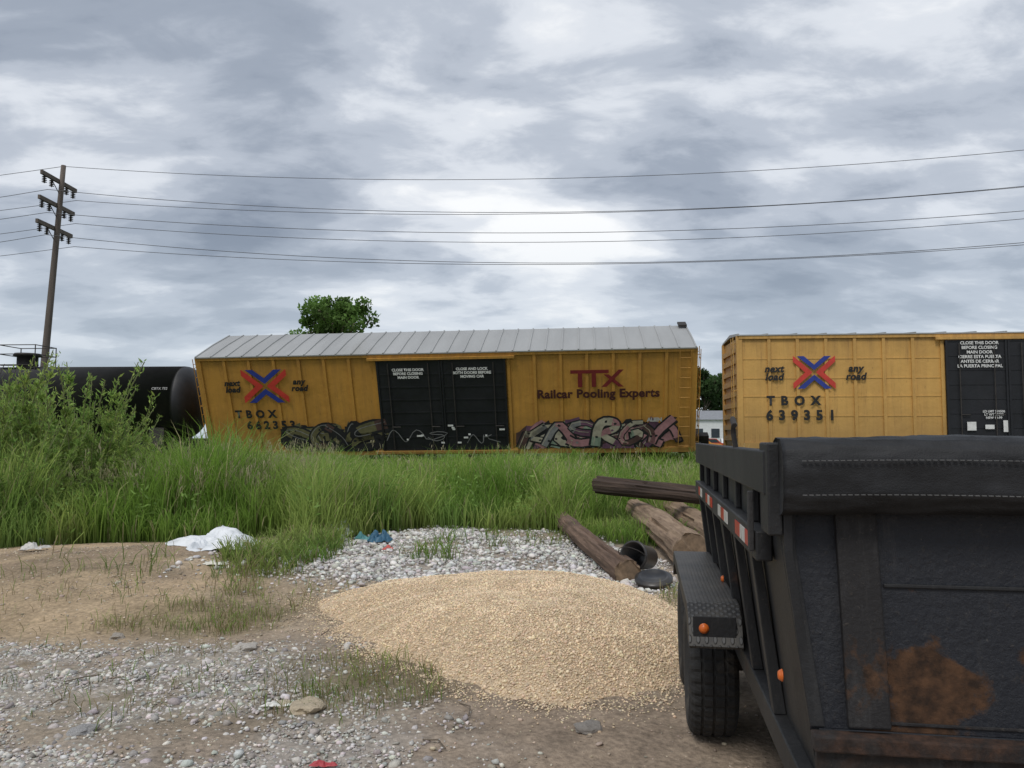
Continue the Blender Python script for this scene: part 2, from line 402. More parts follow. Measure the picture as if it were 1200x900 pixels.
def field(nc,y0,y1,hmu,w,seed,name,dens=None):
    r=np.random.RandomState(seed)
    y=r.uniform(y0,y1,nc); x=r.uniform(-1,1,nc)*(.74*y1+1.5); k=(np.abs(x)<.74*y+1.5)&(x<13)
    x=x[k];y=y[k]
    lc=logclear(x,y)
    k=r.uniform(size=len(x))<grassm(x,y)*(1-.45*lc); x=x[k];y=y[k]; lc=lc[k]
    e=y-edgeY(x)
    clump=sm(.3,.72,fbm(x,y,.75,50)); big=sm(.3,.7,fbm(x,y,2.6,51))
    h=hmu*(.34+.72*clump+.38*big)*r.uniform(.55,1.3,len(x))*(.5+.5*sm(0,1.2,e))*(1-.62*lc)
    h*=1+.5*np.exp(-((x+5.6)/2.2)**2)*np.exp(-((y-15)/4)**2)
    C=gcol(x,y,len(x),seed)
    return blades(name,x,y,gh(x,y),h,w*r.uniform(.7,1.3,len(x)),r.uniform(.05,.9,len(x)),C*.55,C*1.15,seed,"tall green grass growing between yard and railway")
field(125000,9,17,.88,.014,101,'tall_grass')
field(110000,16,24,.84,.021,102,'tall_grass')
field(60000,23,34,.66,.034,103,'tall_grass')
r=np.random.RandomState(5); n=4200
x=np.concatenate([r.normal(-5.6,1.7,1900),r.uniform(-12,9,n-1900)]); y=np.concatenate([r.uniform(13.5,21,1900),r.uniform(13,22,n-1900)])
k=(y>edgeY(x)+.4)&(logclear(x,y)<.2)&((fbm(x,y,1.2,52)>.55)|(x<-4.2)); x=x[k];y=y[k];n=len(x)
h=r.uniform(.85,1.3,n)*(1+.35*(r.uniform(size=n)<.10))
C=np.array((.36,.39,.16))[None]*(.8+.5*r.uniform(size=(n,1)))
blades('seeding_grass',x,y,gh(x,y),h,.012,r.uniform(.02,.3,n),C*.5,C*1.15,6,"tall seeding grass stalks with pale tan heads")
px=np.repeat(x,8)+r.normal(0,.03,n*8); py=np.repeat(y,8)+r.normal(0,.03,n*8); pz=np.repeat(gh(x,y)+h*.80,8)+r.uniform(-.12,.14,n*8)
blades('seed_plumes',px,py,pz,r.uniform(.05,.13,n*8),.012,r.uniform(.1,.8,n*8),np.ones((n*8,3))*np.array((.40,.36,.22)),np.ones((n*8,3))*np.array((.52,.46,.31)),8,"feathery tan seed heads on grass stalks")
xs,ys=scatter(120000,-6.5,2.4,4.2,13.6,lambda x,y:notpile(x,y)*sm(.25,.9,tuftm(x,y))*.7*(.25+sm(.4,.65,fbm(x,y,.25,19))),12); n=len(xs)
far=sm(7.5,10,ys)
h=(.05+.10*RS.uniform(size=n))*(1+1.5*far)*(.5+fbm(xs,ys,.35,14))
C=gcol(xs,ys,n,15)*.85; dry=(RS.uniform(size=n)<.35*(1-far)+.06)[:,None]; C=np.where(dry,np.array((.36,.29,.16)),C)
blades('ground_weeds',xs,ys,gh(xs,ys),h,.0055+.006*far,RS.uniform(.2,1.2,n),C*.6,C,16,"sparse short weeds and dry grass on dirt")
# ---------------------------------------------------------------- leaves / shrubs / trees
def leafmesh(name,P,D,L,W,C,mat):
    n=len(P); up=RS.normal(size=(n,3)); S=np.cross(D,up); S/=np.linalg.norm(S,axis=1)[:,None]+1e-9
    V=np.empty((n,4,3)); V[:,0]=P; V[:,1]=P+D*L[:,None]*.45+S*W[:,None]*.5; V[:,2]=P+D*L[:,None]; V[:,3]=P+D*L[:,None]*.45-S*W[:,None]*.5
    F=np.arange(4*n).reshape(n,4)
    return fastmesh(name,V.reshape(-1,3),F,mat,np.repeat(C,4,0))
M['bark']=simple('bark',(.14,.11,.08),.9,.3,9,.5)
M['stem']=simple('green_stem',(.16,.18,.07),.8,.3,9)
def shrub_meshes(seed,nst,H,spread,nl,leafL,base):
    r=np.random.RandomState(seed); segs=[];P=[];D=[]
    for s in range(nst):
        a=r.uniform(0,2*math.pi); rr=r.uniform(.05,.25)*spread; h=H*r.uniform(.45,1.0)
        b=np.array([math.cos(a)*rr,math.sin(a)*rr,-.05]); ln=r.uniform(.1,.42)*spread
        pts=[]
        for t in np.linspace(0,1,8):
            pts.append(b+np.array([math.cos(a)*ln*t**1.6,math.sin(a)*ln*t**1.6,h*t])+r.normal(0,.015,3))
        segs.append((pts,.009))
        pts=np.array(pts)
        for q in range(7):
            t=r.uniform(.2,.9); i=int(t*7); p0=pts[i]; a2=r.uniform(0,2*math.pi); l2=r.uniform(.15,.45)*(1.1-t)*H*.45
            p1=p0+np.array([math.cos(a2)*l2*.5,math.sin(a2)*l2*.5,l2*1.0])
            segs.append(([p0,(p0+p1)/2+r.normal(0,.02,3),p1],.005))
            m=nl//12; tt=r.uniform(.1,1.02,m)[:,None]
            P.append(p0+(p1-p0)*tt+r.normal(0,.022,(m,3))); d=r.normal(size=(m,3)); d[:,2]=np.abs(d[:,2])*.8+.6; D.append(d)
        m=nl//3; tt=r.uniform(.15,1.0,m); ii=np.clip((tt*7).astype(int),0,6); fr=(tt*7-ii)[:,None]
        P.append(pts[ii]*(1-fr)+pts[ii+1]*fr+r.normal(0,.028,(m,3))); d=r.normal(size=(m,3)); d[:,2]=np.abs(d[:,2])+.5; D.append(d)
    P=np.concatenate(P);D=np.concatenate(D); D/=np.linalg.norm(D,axis=1)[:,None]; n=len(P)
    L=leafL*r.uniform(.6,1.3,n)
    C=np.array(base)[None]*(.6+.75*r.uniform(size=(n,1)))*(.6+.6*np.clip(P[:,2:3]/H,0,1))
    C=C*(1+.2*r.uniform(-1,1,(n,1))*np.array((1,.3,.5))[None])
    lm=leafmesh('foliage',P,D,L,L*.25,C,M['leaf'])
    so=tubes('stems',segs,M['stem'],n=4); sme=so.data; bpy.data.objects.remove(so)
    return sme,lm
VAR=[shrub_meshes(1,18,2.9,1.9,420,.10,(.27,.38,.09)),shrub_meshes(2,20,2.9,2.3,400,.10,(.30,.40,.10)),shrub_meshes(3,24,2.9,2.9,350,.095,(.23,.35,.085))]
shr=[(-7.4,14,3.15,0),(-8.9,14,3.3,1),(-8.1,14.6,2.8,2),(-6.7,14.4,1.9,1),(-5.9,15.2,1.5,2),(-8.6,18,2.4,0),(-7.1,17.6,1.7,1),(-7.6,12.3,2.0,2),(-8.6,12.8,2.6,0),
     (-10.2,13.5,3.2,2),(-10.6,16.5,3.2,1),(-12,15.5,3.4,0),(-9.8,18.5,2.7,2),(-11.8,18.6,3.2,1),(-6.7,12.9,1.45,0),(-5.6,13.8,1.2,1),(-13.5,19,3.3,0),(-9.3,11.6,2.2,2),(-10.8,11.4,2.7,1),(-8.1,15.9,2.3,1),(-9.8,15.4,3.1,0),(-4.9,16.5,1.35,0),(-7.5,20,1.8,2),(-6.3,18.5,1.6,0),(-5.6,20.5,1.6,1),(-4.2,17.6,1.15,2)]
for i,(x,y,h,v) in enumerate(shr):
    e=empty('shrub',(x,y,float(gh(x,y))),(0,0,i*1.7)); s=h/2.9; e.scale=(s*1.0,s*1.0,s)
    tag(e,"tall leafy green willow shoots growing in grass" if h>2.2 else "low leafy green weed bush in tall grass","bush","bushes in the overgrown verge")
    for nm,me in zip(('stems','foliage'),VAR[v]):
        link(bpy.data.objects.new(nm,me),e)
r=np.random.RandomState(77); n=1500
bx=r.uniform(-9,7,n); by=r.uniform(11.5,25,n); k=(by>edgeY(bx)+.1)&(logclear(bx,by)<.3)&(fbm(bx,by,1.5,53)>.42); bx=bx[k];by=by[k]; m=16
hh_=np.repeat(r.uniform(.55,1.05,len(bx)),m)
P=np.stack([np.repeat(bx,m)+r.normal(0,.08,len(bx)*m),np.repeat(by,m)+r.normal(0,.08,len(bx)*m),np.repeat(gh(bx,by),m)+hh_*r.uniform(.15,1,len(bx)*m)],1)
D=r.normal(size=P.shape); D[:,2]=np.abs(D[:,2])*.6; D/=np.linalg.norm(D,axis=1)[:,None]
L=r.uniform(.06,.14,len(P)); C=np.array((.24,.38,.09))[None]*(.6+.7*r.uniform(size=(len(P),1)))
o=link(bpy.data.objects.new('leafy_weeds',leafmesh('leafy_weeds',P,D,L,L*.35,C,M['leaf']))); tag(o,"broad leafy weeds mixed into tall grass","weeds",kind="stuff")
def tree(x,y,H,cr,seed,base,label,leaf=.22,nl=9000,z0=0.,flat=.8):
    r=np.random.RandomState(seed); e=empty('tree',(x,y,z0)); tag(e,label,"tree")
    segs=[];tips=[]
    tr=[np.array((0,0,-.2)),np.array((.05,0,H*.3)),np.array((.1,.1,H*.6)),np.array((0,.05,H*.8))]
    V=[];F=[]
    rads=[.035*H,.027*H,.018*H,.008*H]
    for p,ra in zip(tr,rads):
        for k in range(10):
            a=2*math.pi*k/10; V.append((p[0]+ra*math.cos(a),p[1]+ra*math.sin(a),p[2]))
    for q in range(3):
        for k in range(10): F.append((q*10+k,q*10+(k+1)%10,q*10+10+(k+1)%10,q*10+10+k))
    pymesh('trunk',V,F,M['bark'],e,True)
    cz=H-cr*flat
    for b in range(30):
        a=r.uniform(0,2*math.pi); el=r.uniform(-.5,1.4); rr=cr*r.uniform(.6,1.05)
        tip=np.array((math.cos(a)*math.cos(el)*rr,math.sin(a)*math.cos(el)*rr,cz+math.sin(el)*rr*flat))
        st=tr[1]+(tr[3]-tr[1])*r.uniform(.1,1); mid=(st+tip)/2+np.array((0,0,.1*cr))
        segs.append(([st,mid,tip],.006*H)); tips.append((tip,cr*r.uniform(.13,.32)))
        tips.append((mid,cr*.2))
    tubes('limbs',segs,M['bark'],e,5)
    P=[];C=[]
    per=nl//len(tips)
    for t,s in tips:
        d=r.normal(size=(per,3)); d/=np.linalg.norm(d,axis=1)[:,None]; q=d*(r.uniform(.2,1.15,(per,1))**.5)*s*np.array((1,1,.75))
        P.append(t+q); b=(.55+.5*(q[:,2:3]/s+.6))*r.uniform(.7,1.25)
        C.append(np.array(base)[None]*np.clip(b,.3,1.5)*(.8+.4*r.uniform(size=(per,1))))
    P=np.concatenate(P);C=np.concatenate(C);D=r.normal(size=P.shape);D/=np.linalg.norm(D,axis=1)[:,None]
    L=leaf*r.uniform(.6,1.4,len(P))
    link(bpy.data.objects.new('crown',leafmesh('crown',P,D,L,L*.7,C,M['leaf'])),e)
    return e
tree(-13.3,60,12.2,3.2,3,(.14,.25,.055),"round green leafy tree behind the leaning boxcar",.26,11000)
tree(27.9,118,11.6,3.4,4,(.06,.11,.035),"dark green tree beyond the railway",.45,6000)
tree(31.5,124,10.0,3.6,5,(.06,.11,.035),"dark green tree beyond the railway",.45,5000)
tree(24.5,128,9.0,3.2,6,(.06,.10,.035),"dark green tree beyond the railway",.45,4000)
# ---------------------------------------------------------------- text
def text(name,body,size,loc,mat,parent,rotx=90,bold=0,spacing=1.0,line=1.0,align='CENTER',sx=1.0,shear=0):
    cu=bpy.data.curves.new(name,'FONT'); cu.body=body; cu.size=size; cu.align_x=align; cu.align_y='CENTER'
    cu.offset=bold; cu.space_character=spacing; cu.space_line=line; cu.resolution_u=3; cu.shear=shear
    o=bpy.data.objects.new('tmp',cu); COL.objects.link(o); bpy.context.view_layer.update()
    me=bpy.data.meshes.new_from_object(o.evaluated_get(bpy.context.evaluated_depsgraph_get()))
    bpy.data.objects.remove(o)
    me.transform(Matrix.Rotation(rad(rotx),4,'X')@Matrix.Scale(sx,4,(1,0,0))); me.materials.clear(); me.materials.append(mat)
    me.name=name
    t=link(bpy.data.objects.new(name,me),parent); t.location=loc
    return t
def flatpoly(name,polys,y,mats,parent,dy=-.0025):
    V=[];F=[];mi=[]
    for k,(p,m) in enumerate(polys):
        b=len(V); V+=[(a,y+dy*k,c) for a,c in p]; F.append(tuple(range(b,b+len(p)))); mi.append(m)
    return pymesh(name,V,F,mats,parent,midx=mi)
def emblem(cx,cz,w,h,y,parent):
    P=[]; a,b=w/2,h/2; tr_=w*.16; g=w*.05
    for s in (-1,1):
        P.append(([(cx+s*a,cz+b),(cx+s*(a-tr_*.1),cz+b),(cx+s*g,cz+g*.3),(cx+s*g,cz-g*.3),(cx+s*(a-tr_*.1),cz-b),(cx+s*a,cz-b),(cx+s*a,cz-b+tr_*.85),(cx+s*(tr_*1.05+g),cz),(cx+s*a,cz+b-tr_*.85)],0))
    for s in (-1,1):
        P.append(([(cx-a+tr_*.6,cz+s*b),(cx-a+tr_*1.65,cz+s*b),(cx,cz+s*(tr_*.85+g)),(cx+a-tr_*1.65,cz+s*b),(cx+a-tr_*.6,cz+s*b),(cx,cz+s*g*1.1)],1))
    return flatpoly('emblem',P,y,[M['red'],M['blue']],parent)
gm=lambda n,c: simple('spray_'+n,c,.7,.3,4)
GM=[gm('black',(.012,.012,.014)),gm('silver',(.20,.20,.20)),gm('pink',(.34,.17,.18)),gm('mint',(.22,.28,.21)),gm('olive',(.12,.11,.05)),gm('white',(.42,.42,.40)),gm('brown',(.075,.04,.035)),gm('cream',(.36,.33,.25)),gm('plum',(.13,.06,.10))]
def ang(cx,cz,rx,rz,r,n=9):
    out=[]; ph=r.uniform(0,1)
    for k in range(n):
        a=2*math.pi*(k+ph)/n+r.uniform(-.2,.2); q=r.uniform(.55,1.15)
        out.append((cx+rx*q*math.cos(a),cz+rz*q*math.sin(a)))
    return out
def smoothp(p,k=2):
    for _ in range(k):
        q=[p[0]]
        for i in range(len(p)-1):
            a,b=p[i],p[i+1]; q+=[(a[0]*.75+b[0]*.25,a[1]*.75+b[1]*.25),(a[0]*.25+b[0]*.75,a[1]*.25+b[1]*.75)]
        q.append(p[-1]); p=q
    return p
def ribbon(pts,w,taper=0.):
    L=[];R=[];n=len(pts)
    for i,p in enumerate(pts):
        a=pts[max(i-1,0)];b=pts[min(i+1,n-1)]; dx,dz=b[0]-a[0],b[1]-a[1]; l=math.hypot(dx,dz)+1e-6
        ww=w*(1-taper+2*taper*i/(n-1))
        L.append((p[0]-dz/l*ww,p[1]+dx/l*ww)); R.append((p[0]+dz/l*ww,p[1]-dx/l*ww))
    return [[L[i],L[i+1],R[i+1],R[i]] for i in range(n-1)]
GL=[[(.95,.72),(.55,.98),(.08,.80),(.3,.52),(.85,.45),(.9,.12),(.3,.0),(.02,.2)],
    [(.95,.95),(.1,.88),(.12,.5),(.75,.52),(.12,.48),(.1,.06),(1,.0)],
    [(.08,.0),(.14,.98),(.8,.92),(.9,.62),(.2,.48),(.98,-.02)],
    [(.02,.0),(.38,1),(.6,1),(.98,0)],
    [(.05,.98),(.45,.55),(.5,.0),(.55,.55),(.98,1)],
    [(.9,.85),(.4,1.),(.05,.5),(.4,.0),(.95,.12),(.9,.45),(.55,.45)],
    [(.08,.0),(.1,1.),(.15,.5),(.9,1.),(.2,.5),(1.,.0)]]
def graffiti(x0,x1,z0,z1,fills,outl,thin,y,parent,seed,nlet,bgc,wk=1.,solid=True,base=None,big=1.25):
    r=np.random.RandomState(seed); V=[];F=[];mi=[];lev=0.
    H=z1-z0; W=(x1-x0)/nlet
    def add(poly,m):
        b=len(V); yy=y-.0014*lev
        for a,c in poly: V.append((a,yy,min(max(c,z0-.04),z1+.22)))
        F.append(tuple(range(b,b+len(poly)))); mi.append(m)
    if solid:
        for i in range(nlet*3):
            add(ang(x0+W*(i/3+.17)+r.uniform(-.1,.1),(z0+z1)/2+r.uniform(-.12,.1),W*.52,H*.56,r,12),bgc[i%len(bgc)]); lev+=.3
    gl=[]
    order=list(r.permutation(len(GL)))*3
    for i in range(nlet):
        for rep in range(2):
            sw=W*big*r.uniform(.8,1.25)*(1 if rep else 1.1); sh=H*r.uniform(.65,.95); rot=r.uniform(-.35,.35); cx=x0+W*(i+.5+(0 if rep else .45)); cz=(z0+z1)/2+r.uniform(-.08,.08)*H
            pts=[]
            for u,v in GL[order[i*2+rep] if i*2+rep<len(order) else r.randint(len(GL))]:
                a,b_=(u-.5)*sw+(v-.5)*rot*sw,(v-.5)*sh+(u-.5)*rot*sh*1.3
                pts.append((cx+a,cz+b_))
            pts=smoothp(pts,1 if r.uniform()<.5 else 2)
            gl.append((pts,W*r.uniform(.10,.17)*wk,r.uniform(-.5,.5)))
    for pts,w_,tp in gl:
        for q in ribbon([(a+.06,c-.06) for a,c in pts],w_*1.2,tp): add(q,outl)
        lev+=.3
    for pts,w_,tp in gl:
        for q in ribbon(pts,w_*1.5,tp): add(q,outl)
        lev+=.3
        for q0,q in enumerate(ribbon(pts,w_,tp)):
            if q0%3==0: m=fills[r.randint(len(fills))]
            add(q,m)
        lev+=.3
        for q in ribbon([(a-w_*.45,c+w_*.35) for a,c in pts[:len(pts)//2+1]],.013): add(q,thin)
        lev+=.3
        for _ in range(4):
            p=pts[r.randint(len(pts))]; add(ang(p[0]+r.uniform(-.1,.1),p[1],w_*.5,w_*.4,r,7),outl if r.uniform()<.6 else fills[r.randint(len(fills))]); lev+=.1
    return pymesh('graffiti',V,F,GM,parent,midx=mi)
def scribble(x0,x1,z0,z1,m,y,parent,seed,n,w=.018):
    r=np.random.RandomState(seed); V=[];F=[]; W=(x1-x0)/n; k_=0
    allp=[]
    for i in range(n):
        for u,v in GL[r.randint(len(GL))]: allp.append((x0+W*(i+u*r.uniform(.7,1.3)),z0+(z1-z0)*min(1,max(0,v+r.uniform(-.15,.15)))))
    for q in ribbon(smoothp(allp,1),w):
        b=len(V); V+=[(a,y-.0005*(k_%5),c) for a,c in q]; F.append(tuple(range(b,b+4))); k_+=1
    return pymesh('graffiti',V,F,GM[m],parent)
# ---------------------------------------------------------------- boxcars
def wheelset(parent,x,mat):
    for s in (-1,1):
        prof=[(.0,-.06),(.38,-.06),(.44,-.05),(.46,.02),(.48,.05),(.42,.07),(.36,.03),(.12,.03),(.10,.10),(0,.10)]
        lathe('wheel',[(r,h*s) for r,h in prof],28,mat,parent,'y',True,loc=(x,.75*s,.46))
def bogie(parent,x):
    e=bpy.data.objects.new('bogie',None); link(e,parent); e.location=(x,0,0)
    b=[]
    for s in (-1,1):
        y0=s*.95-.06
        b+= [(-.95,-.3,y0,y0+.12,.36,.62),(.3,.95,y0,y0+.12,.36,.62),(-.3,.3,y0,y0+.12,.2,.85),(-1.15,-.95,y0,y0+.12,.38,.56),(.95,1.15,y0,y0+.12,.38,.56)]
    b.append((-.2,.2,-.89,.89,.55,.88))
    boxes('side_frame',b,M['steel'],e)
    for dx in (-.85,.85): wheelset(e,dx,M['steel'])
def boxcar(loc,rot,Lw,Dw,Rw,paint,label,two,nrib,hz=False,ridge=5.14,rs=1.0):
    L=Lw+Dw+Rw; h=L/2
    car=empty('boxcar',loc,rot); tag(car,label,"boxcar","railway cars on the track")
    ax=-h+Lw; bx_=ax+Dw
    b=[(-h,h,-1.49,1.49,1.0,4.9)]
    for s in (-1,1):
        def yy(a,c): return (min(s*a,s*c),max(s*a,s*c))
        b.append((-h-.01,h+.01,*yy(1.47,1.575),.92,1.12)); b.append((-h-.01,h+.01,*yy(1.47,1.575),4.84,4.99))
        for (p,q) in ((-h,ax),(bx_,h)):
            for k in range(nrib+1):
                c=p+.06+(q-p-.12)*k/nrib; b.append((c-.055,c+.055,*yy(1.48,1.555),1.12,4.84))
            if hz:
                for zz in (2.05,2.75,3.4,4.1):
                    for k in range(nrib):
                        c0=p+.06+(q-p-.12)*k/nrib+.055; c1=p+.06+(q-p-.12)*(k+1)/nrib-.055
                        b.append((c0,c1,*yy(1.48,1.505),zz,zz+.04))
    for s in (-1,1):
        for k in range(9):
            z0=1.2+k*.4; a=(s*(h-.01),s*(h+.07)); b.append((min(a),max(a),-1.35,1.35,z0,z0+.18))
        for yq in (-1.55,1.37):
            a=(s*(h-.02),s*(h+.09)); b.append((min(a),max(a),yq,yq+.18,.95,4.95))
    boxes('body',b,paint,car)
    boxes('underframe',[(-h-.1,h+.1,-.35,.35,.75,.99),(-h+.2,-h+.5,-1.4,1.4,.8,.99),(h-.5,h-.2,-1.4,1.4,.8,.99)]+[(k-.06,k+.06,-1.4,1.4,.85,.99) for k in np.arange(-6,6.1,1.5)],M['steel'],car)
    V=[];F=[];e=.06; nr=int(L/rs)
    def prof(o): return [(-1.60,4.955+o),(-1.60,4.995+o),(0,ridge+o),(1.60,4.995+o),(1.60,4.955+o),(0,ridge-.08)]
    def slab(x0,x1,o):
        b0=len(V); p=prof(o); 
        for xx in (x0,x1): 
            for q in p: V.append((xx,q[0],q[1]))
        n=6
        F.append(tuple(range(b0,b0+n))); F.append(tuple(range(b0+n,b0+2*n))[::-1])
        for i in range(n): F.append((b0+i,b0+(i+1)%n,b0+n+(i+1)%n,b0+n+i))
    slab(-h-e,h+e,0)
    for k in range(nr+1):
        c=-h-e+.04+(L+2*e-.08)*k/nr; slab(c-.025,c+.025,.035)
    pymesh('roof',V,F,M['roof'],car)
    boxes('running_board',[(h-.3,h+.02,1.1,1.6,ridge+.05,ridge+.12)],M['steel'],car)
    for s in (-1,1):
        def yy(a,c): return (min(s*a,s*c),max(s*a,s*c))
        boxeach('door_rail',[(ax-.3,bx_+.3,*yy(1.58,1.67),4.74,4.83),(ax-.3,bx_+.3,*yy(1.58,1.67),1.0,1.10)],paint,car)
        for k in range(2 if two else 1):
            n=2 if two else 1; p=ax+.02+(Dw-.04)*k/n; q=ax+.02+(Dw-.04)*(k+1)/n-.02
            d=[(p,q,*yy(1.55,1.60),1.12,4.72)]
            for zz in np.linspace(1.12,4.66,8): d.append((p+.02,q-.02,*yy(1.60,1.615),zz,zz+.05))
            d+=[(p,p+.07,*yy(1.60,1.64),1.12,4.72),(q-.07,q,*yy(1.60,1.64),1.12,4.72)]
            dr=boxes('door',d,M['doorblk'],car)
            for xr in (p+.45,q-.45): tubes('lock_rod',[([(xr,s*1.66,1.2),(xr,s*1.66,4.6)],.022),([(xr-.02,s*1.67,2.1),(xr+.3,s*1.67,2.1)],.02)],M['steel'],dr)
    for (xl,s) in ((h-.35,-1),(-h+.35,1)):
        seg=[([(xl-.2,s*1.62,1.1),(xl-.2,s*1.62,4.9)],.015),([(xl+.2,s*1.62,1.1),(xl+.2,s*1.62,4.9)],.015)]
        for zz in np.arange(1.2,4.9,.38): seg.append(([(xl-.2,s*1.62,zz),(xl+.2,s*1.62,zz)],.013))
        tubes('ladder',seg,paint,car,5)
    for s in (-1,1):
        seg=[]
        for yq in (-1.5,-1.1): seg.append(([(s*(h+.2),yq,1.0),(s*(h+.2),yq,4.9)],.015))
        for zz in np.arange(1.1,4.9,.38): seg.append(([(s*(h+.2),-1.5,zz),(s*(h+.2),-1.1,zz)],.013))
        for zz in (1.3,3.0,4.7):
            for yq in (-1.5,-1.1): seg.append(([(s*(h+.05),yq,zz),(s*(h+.2),yq,zz)],.012))
        tubes('end_ladder',seg,paint,car,5)
        a=(s*(h+.05),s*(h+.75)); boxes('coupler',[(min(a),max(a),-.12,.12,.72,.95),(min(s*(h+.5),s*(h+.8)),max(s*(h+.5),s*(h+.8)),-.2,.2,.66,1.0)],M['steel'],car)
        bogie(car,s*(h-2.2))
    return car
y1=-1.58; ox=-.17
car1=boxcar((-2.35,33.08,.70),(rad(22),rad(-.65),rad(-5)),6.88,4.91,6.85,M['yellow'],"yellow boxcar with graffiti, leaning toward the yard",True,7,False,5.03,.6)
emblem(-6.62+ox,3.80,1.76,1.32,y1,car1)
text('lettering','next\nload',.31,(-7.92+ox,y1,3.80),M['blacklet'],car1,bold=.016,line=.85,shear=.25,spacing=1.08)
text('lettering','any\nroad',.31,(-5.30+ox,y1,3.82),M['blacklet'],car1,bold=.016,line=.85,shear=.25,spacing=1.08)
text('lettering','TBOX',.42,(-7.15+ox,y1,2.66),M['blacklet'],car1,bold=.022,spacing=1.75)
text('lettering','662353',.44,(-6.60+ox,y1,2.20),M['blacklet'],car1,bold=.022,spacing=1.55)
text('lettering','CLOSE THIS DOOR\nBEFORE CLOSING\nMAIN DOOR',.14,(-1.05+ox,-1.672,4.22),M['white'],car1,bold=.006,line=1.05)
text('lettering','CLOSE AND LOCK\nBOTH DOORS BEFORE\nMOVING CAR',.14,(1.35+ox,-1.672,4.22),M['white'],car1,bold=.006,line=1.05)
def ttx(cx,cz,w,h,y,mat,parent):
    P=[]; t=h*.20
    def R(x0,x1,z0,z1): P.append(([(x0,z0),(x1,z0),(x1,z1),(x0,z1)],0))
    l=cx-w/2; top=cz+h/2; bot=cz-h/2
    R(l,l+w*.72,top-t,top); R(l+w*.14,l+w*.14+t*1.2,bot,top-t); R(l+w*.40,l+w*.40+t*1.2,bot,top-t)
    x0=l+w*.58;x1=l+w; d=t*1.45; m=top-t*1.35
    P.append(([(x0+t*.6,m),(x0+t*.6+d,m),(x1,bot),(x1-d,bot)],0)); P.append(([(x1-d,top),(x1,top),(x0+d,bot),(x0,bot)],0))
    return flatpoly('emblem',P,y,[mat],parent)
ttx(5.95+ox,3.88,1.95,.66,y1,M['maroon'],car1)
text('lettering','Railcar Pooling Experts',.455,(5.98+ox,y1,3.28),simple('lettering_darkbrown',(.05,.010,.008),.7,.2),car1,bold=.018,spacing=1.05)
graffiti(3.2+ox,8.5+ox,1.15,2.22,[7,2,3,2,8,7,1,6],0,7,y1,car1,21,6,[6,8,2,0,3],1.0,True)
graffiti(-5.9+ox,-2.35+ox,1.12,2.20,[4,0,4,6,0],0,1,y1,car1,9,4,[0,4],1.15,True)
scribble(-2.1+ox,.3+ox,1.5,2.0,1,-1.676,car1,12,3,.014)
scribble(1.0+ox,2.2+ox,1.4,1.8,1,-1.68,car1,14,2,.014)
text('lettering','ALIEN',.20,(8.05+ox,y1-.08,2.26),GM[5],car1,bold=.012,line=.9)
r=np.random.RandomState(3)
for k in range(12):
    a=r.uniform(-2,2.2);c=r.uniform(1.4,2.2); w_=r.uniform(.06,.22); flatpoly('placard',[([(a,c),(a+w_,c),(a+w_,c+.07),(a,c+.07)],0)],-1.70-.001*k,[M['white']],car1)
car2=boxcar((17.42,29.74,.3),(0,0,rad(-5)),7.06,4.2,7.06,M['yellow2'],"pale yellow ribbed boxcar with black door, standing upright",True,7,True)
q=-9.16
emblem(2.6+q,3.62,1.46,1.16,y1,car2)
text('lettering','next\nload',.34,(1.20+q,y1,3.6),M['blacklet'],car2,bold=.016,line=.85,shear=.25,spacing=1.08)
text('lettering','any\nroad',.34,(4.02+q,y1,3.6),M['blacklet'],car2,bold=.016,line=.85,shear=.25,spacing=1.08)
text('lettering','TBOX',.44,(1.86+q,y1,2.60),M['blacklet'],car2,bold=.022,spacing=2.0)
text('lettering','639351',.48,(2.1+q,y1,2.08),M['blacklet'],car2,bold=.022,spacing=1.8)
text('lettering','CLOSE THIS DOOR\nBEFORE CLOSING\nMAIN DOOR\nCIERRE ESTA PUERTA\nANTES DE CERRAR\nLA PUERTA PRINCIPAL',.15,(8.2+q,-1.672,4.2),M['white'],car2,bold=.004,line=1.08)
text('lettering','LD LMT 210500\nLT WT 75500\nNEW 10-99',.11,(8.6+q,-1.672,2.1),M['white'],car2,bold=.003)
for k,(a,b_,c_,d_) in enumerate(((7.7,8.0,1.55,1.85),(8.3,8.6,1.6,1.75),(8.9,9.05,1.5,1.9))):
    flatpoly('placard',[([(a+q,c_),(b_+q,c_),(b_+q,d_),(a+q,d_)],0)],-1.676,[M['white']],car2)
# ---------------------------------------------------------------- tank car
tk=empty('tank_car',(-20.4,34.0,.3),(0,0,rad(-3))); tag(tk,"black railway tank car partly hidden by weeds","tank car","railway cars on the track")
Ht=7.7; prof=[(0.001,-Ht)]+[(1.5*math.sin(a),-Ht+.85*(1-math.cos(a))) for a in np.linspace(.15,math.pi/2,11)]+[(1.5,Ht-.85)]+[(1.5*math.sin(a),Ht-.85*(1-math.cos(a))) for a in np.linspace(math.pi/2,.15,11)]+[(0.001,Ht)]
lathe('tank',prof,56,M['tank'],tk,'x',True,loc=(0,0,2.76))
lathe('manway',[(0.001,.55),(.5,.55),(.55,.45),(.4,.4),(.4,-.1)],24,M['tank'],tk,'z',True,loc=(0,0,4.28))
seg=[]; hx=.78
for sx in (-hx,hx):
    for sy in (-.7,.7): seg.append(([(sx,sy,4.1),(sx,sy,5.15)],.022))
for zz in (4.75,5.13):
    seg+= [([(-hx,s*.7,zz),(hx,s*.7,zz)],.02) for s in (-1,1)]+[([(s*hx,-.7,zz),(s*hx,.7,zz)],.02) for s in (-1,1)]
tubes('handrail',seg,M['steel'],tk)
boxeach('walkway',[(-.8,.8,-.75,-.45,4.28,4.32),(-.8,.8,.45,.75,4.28,4.32)],M['steel'],tk)
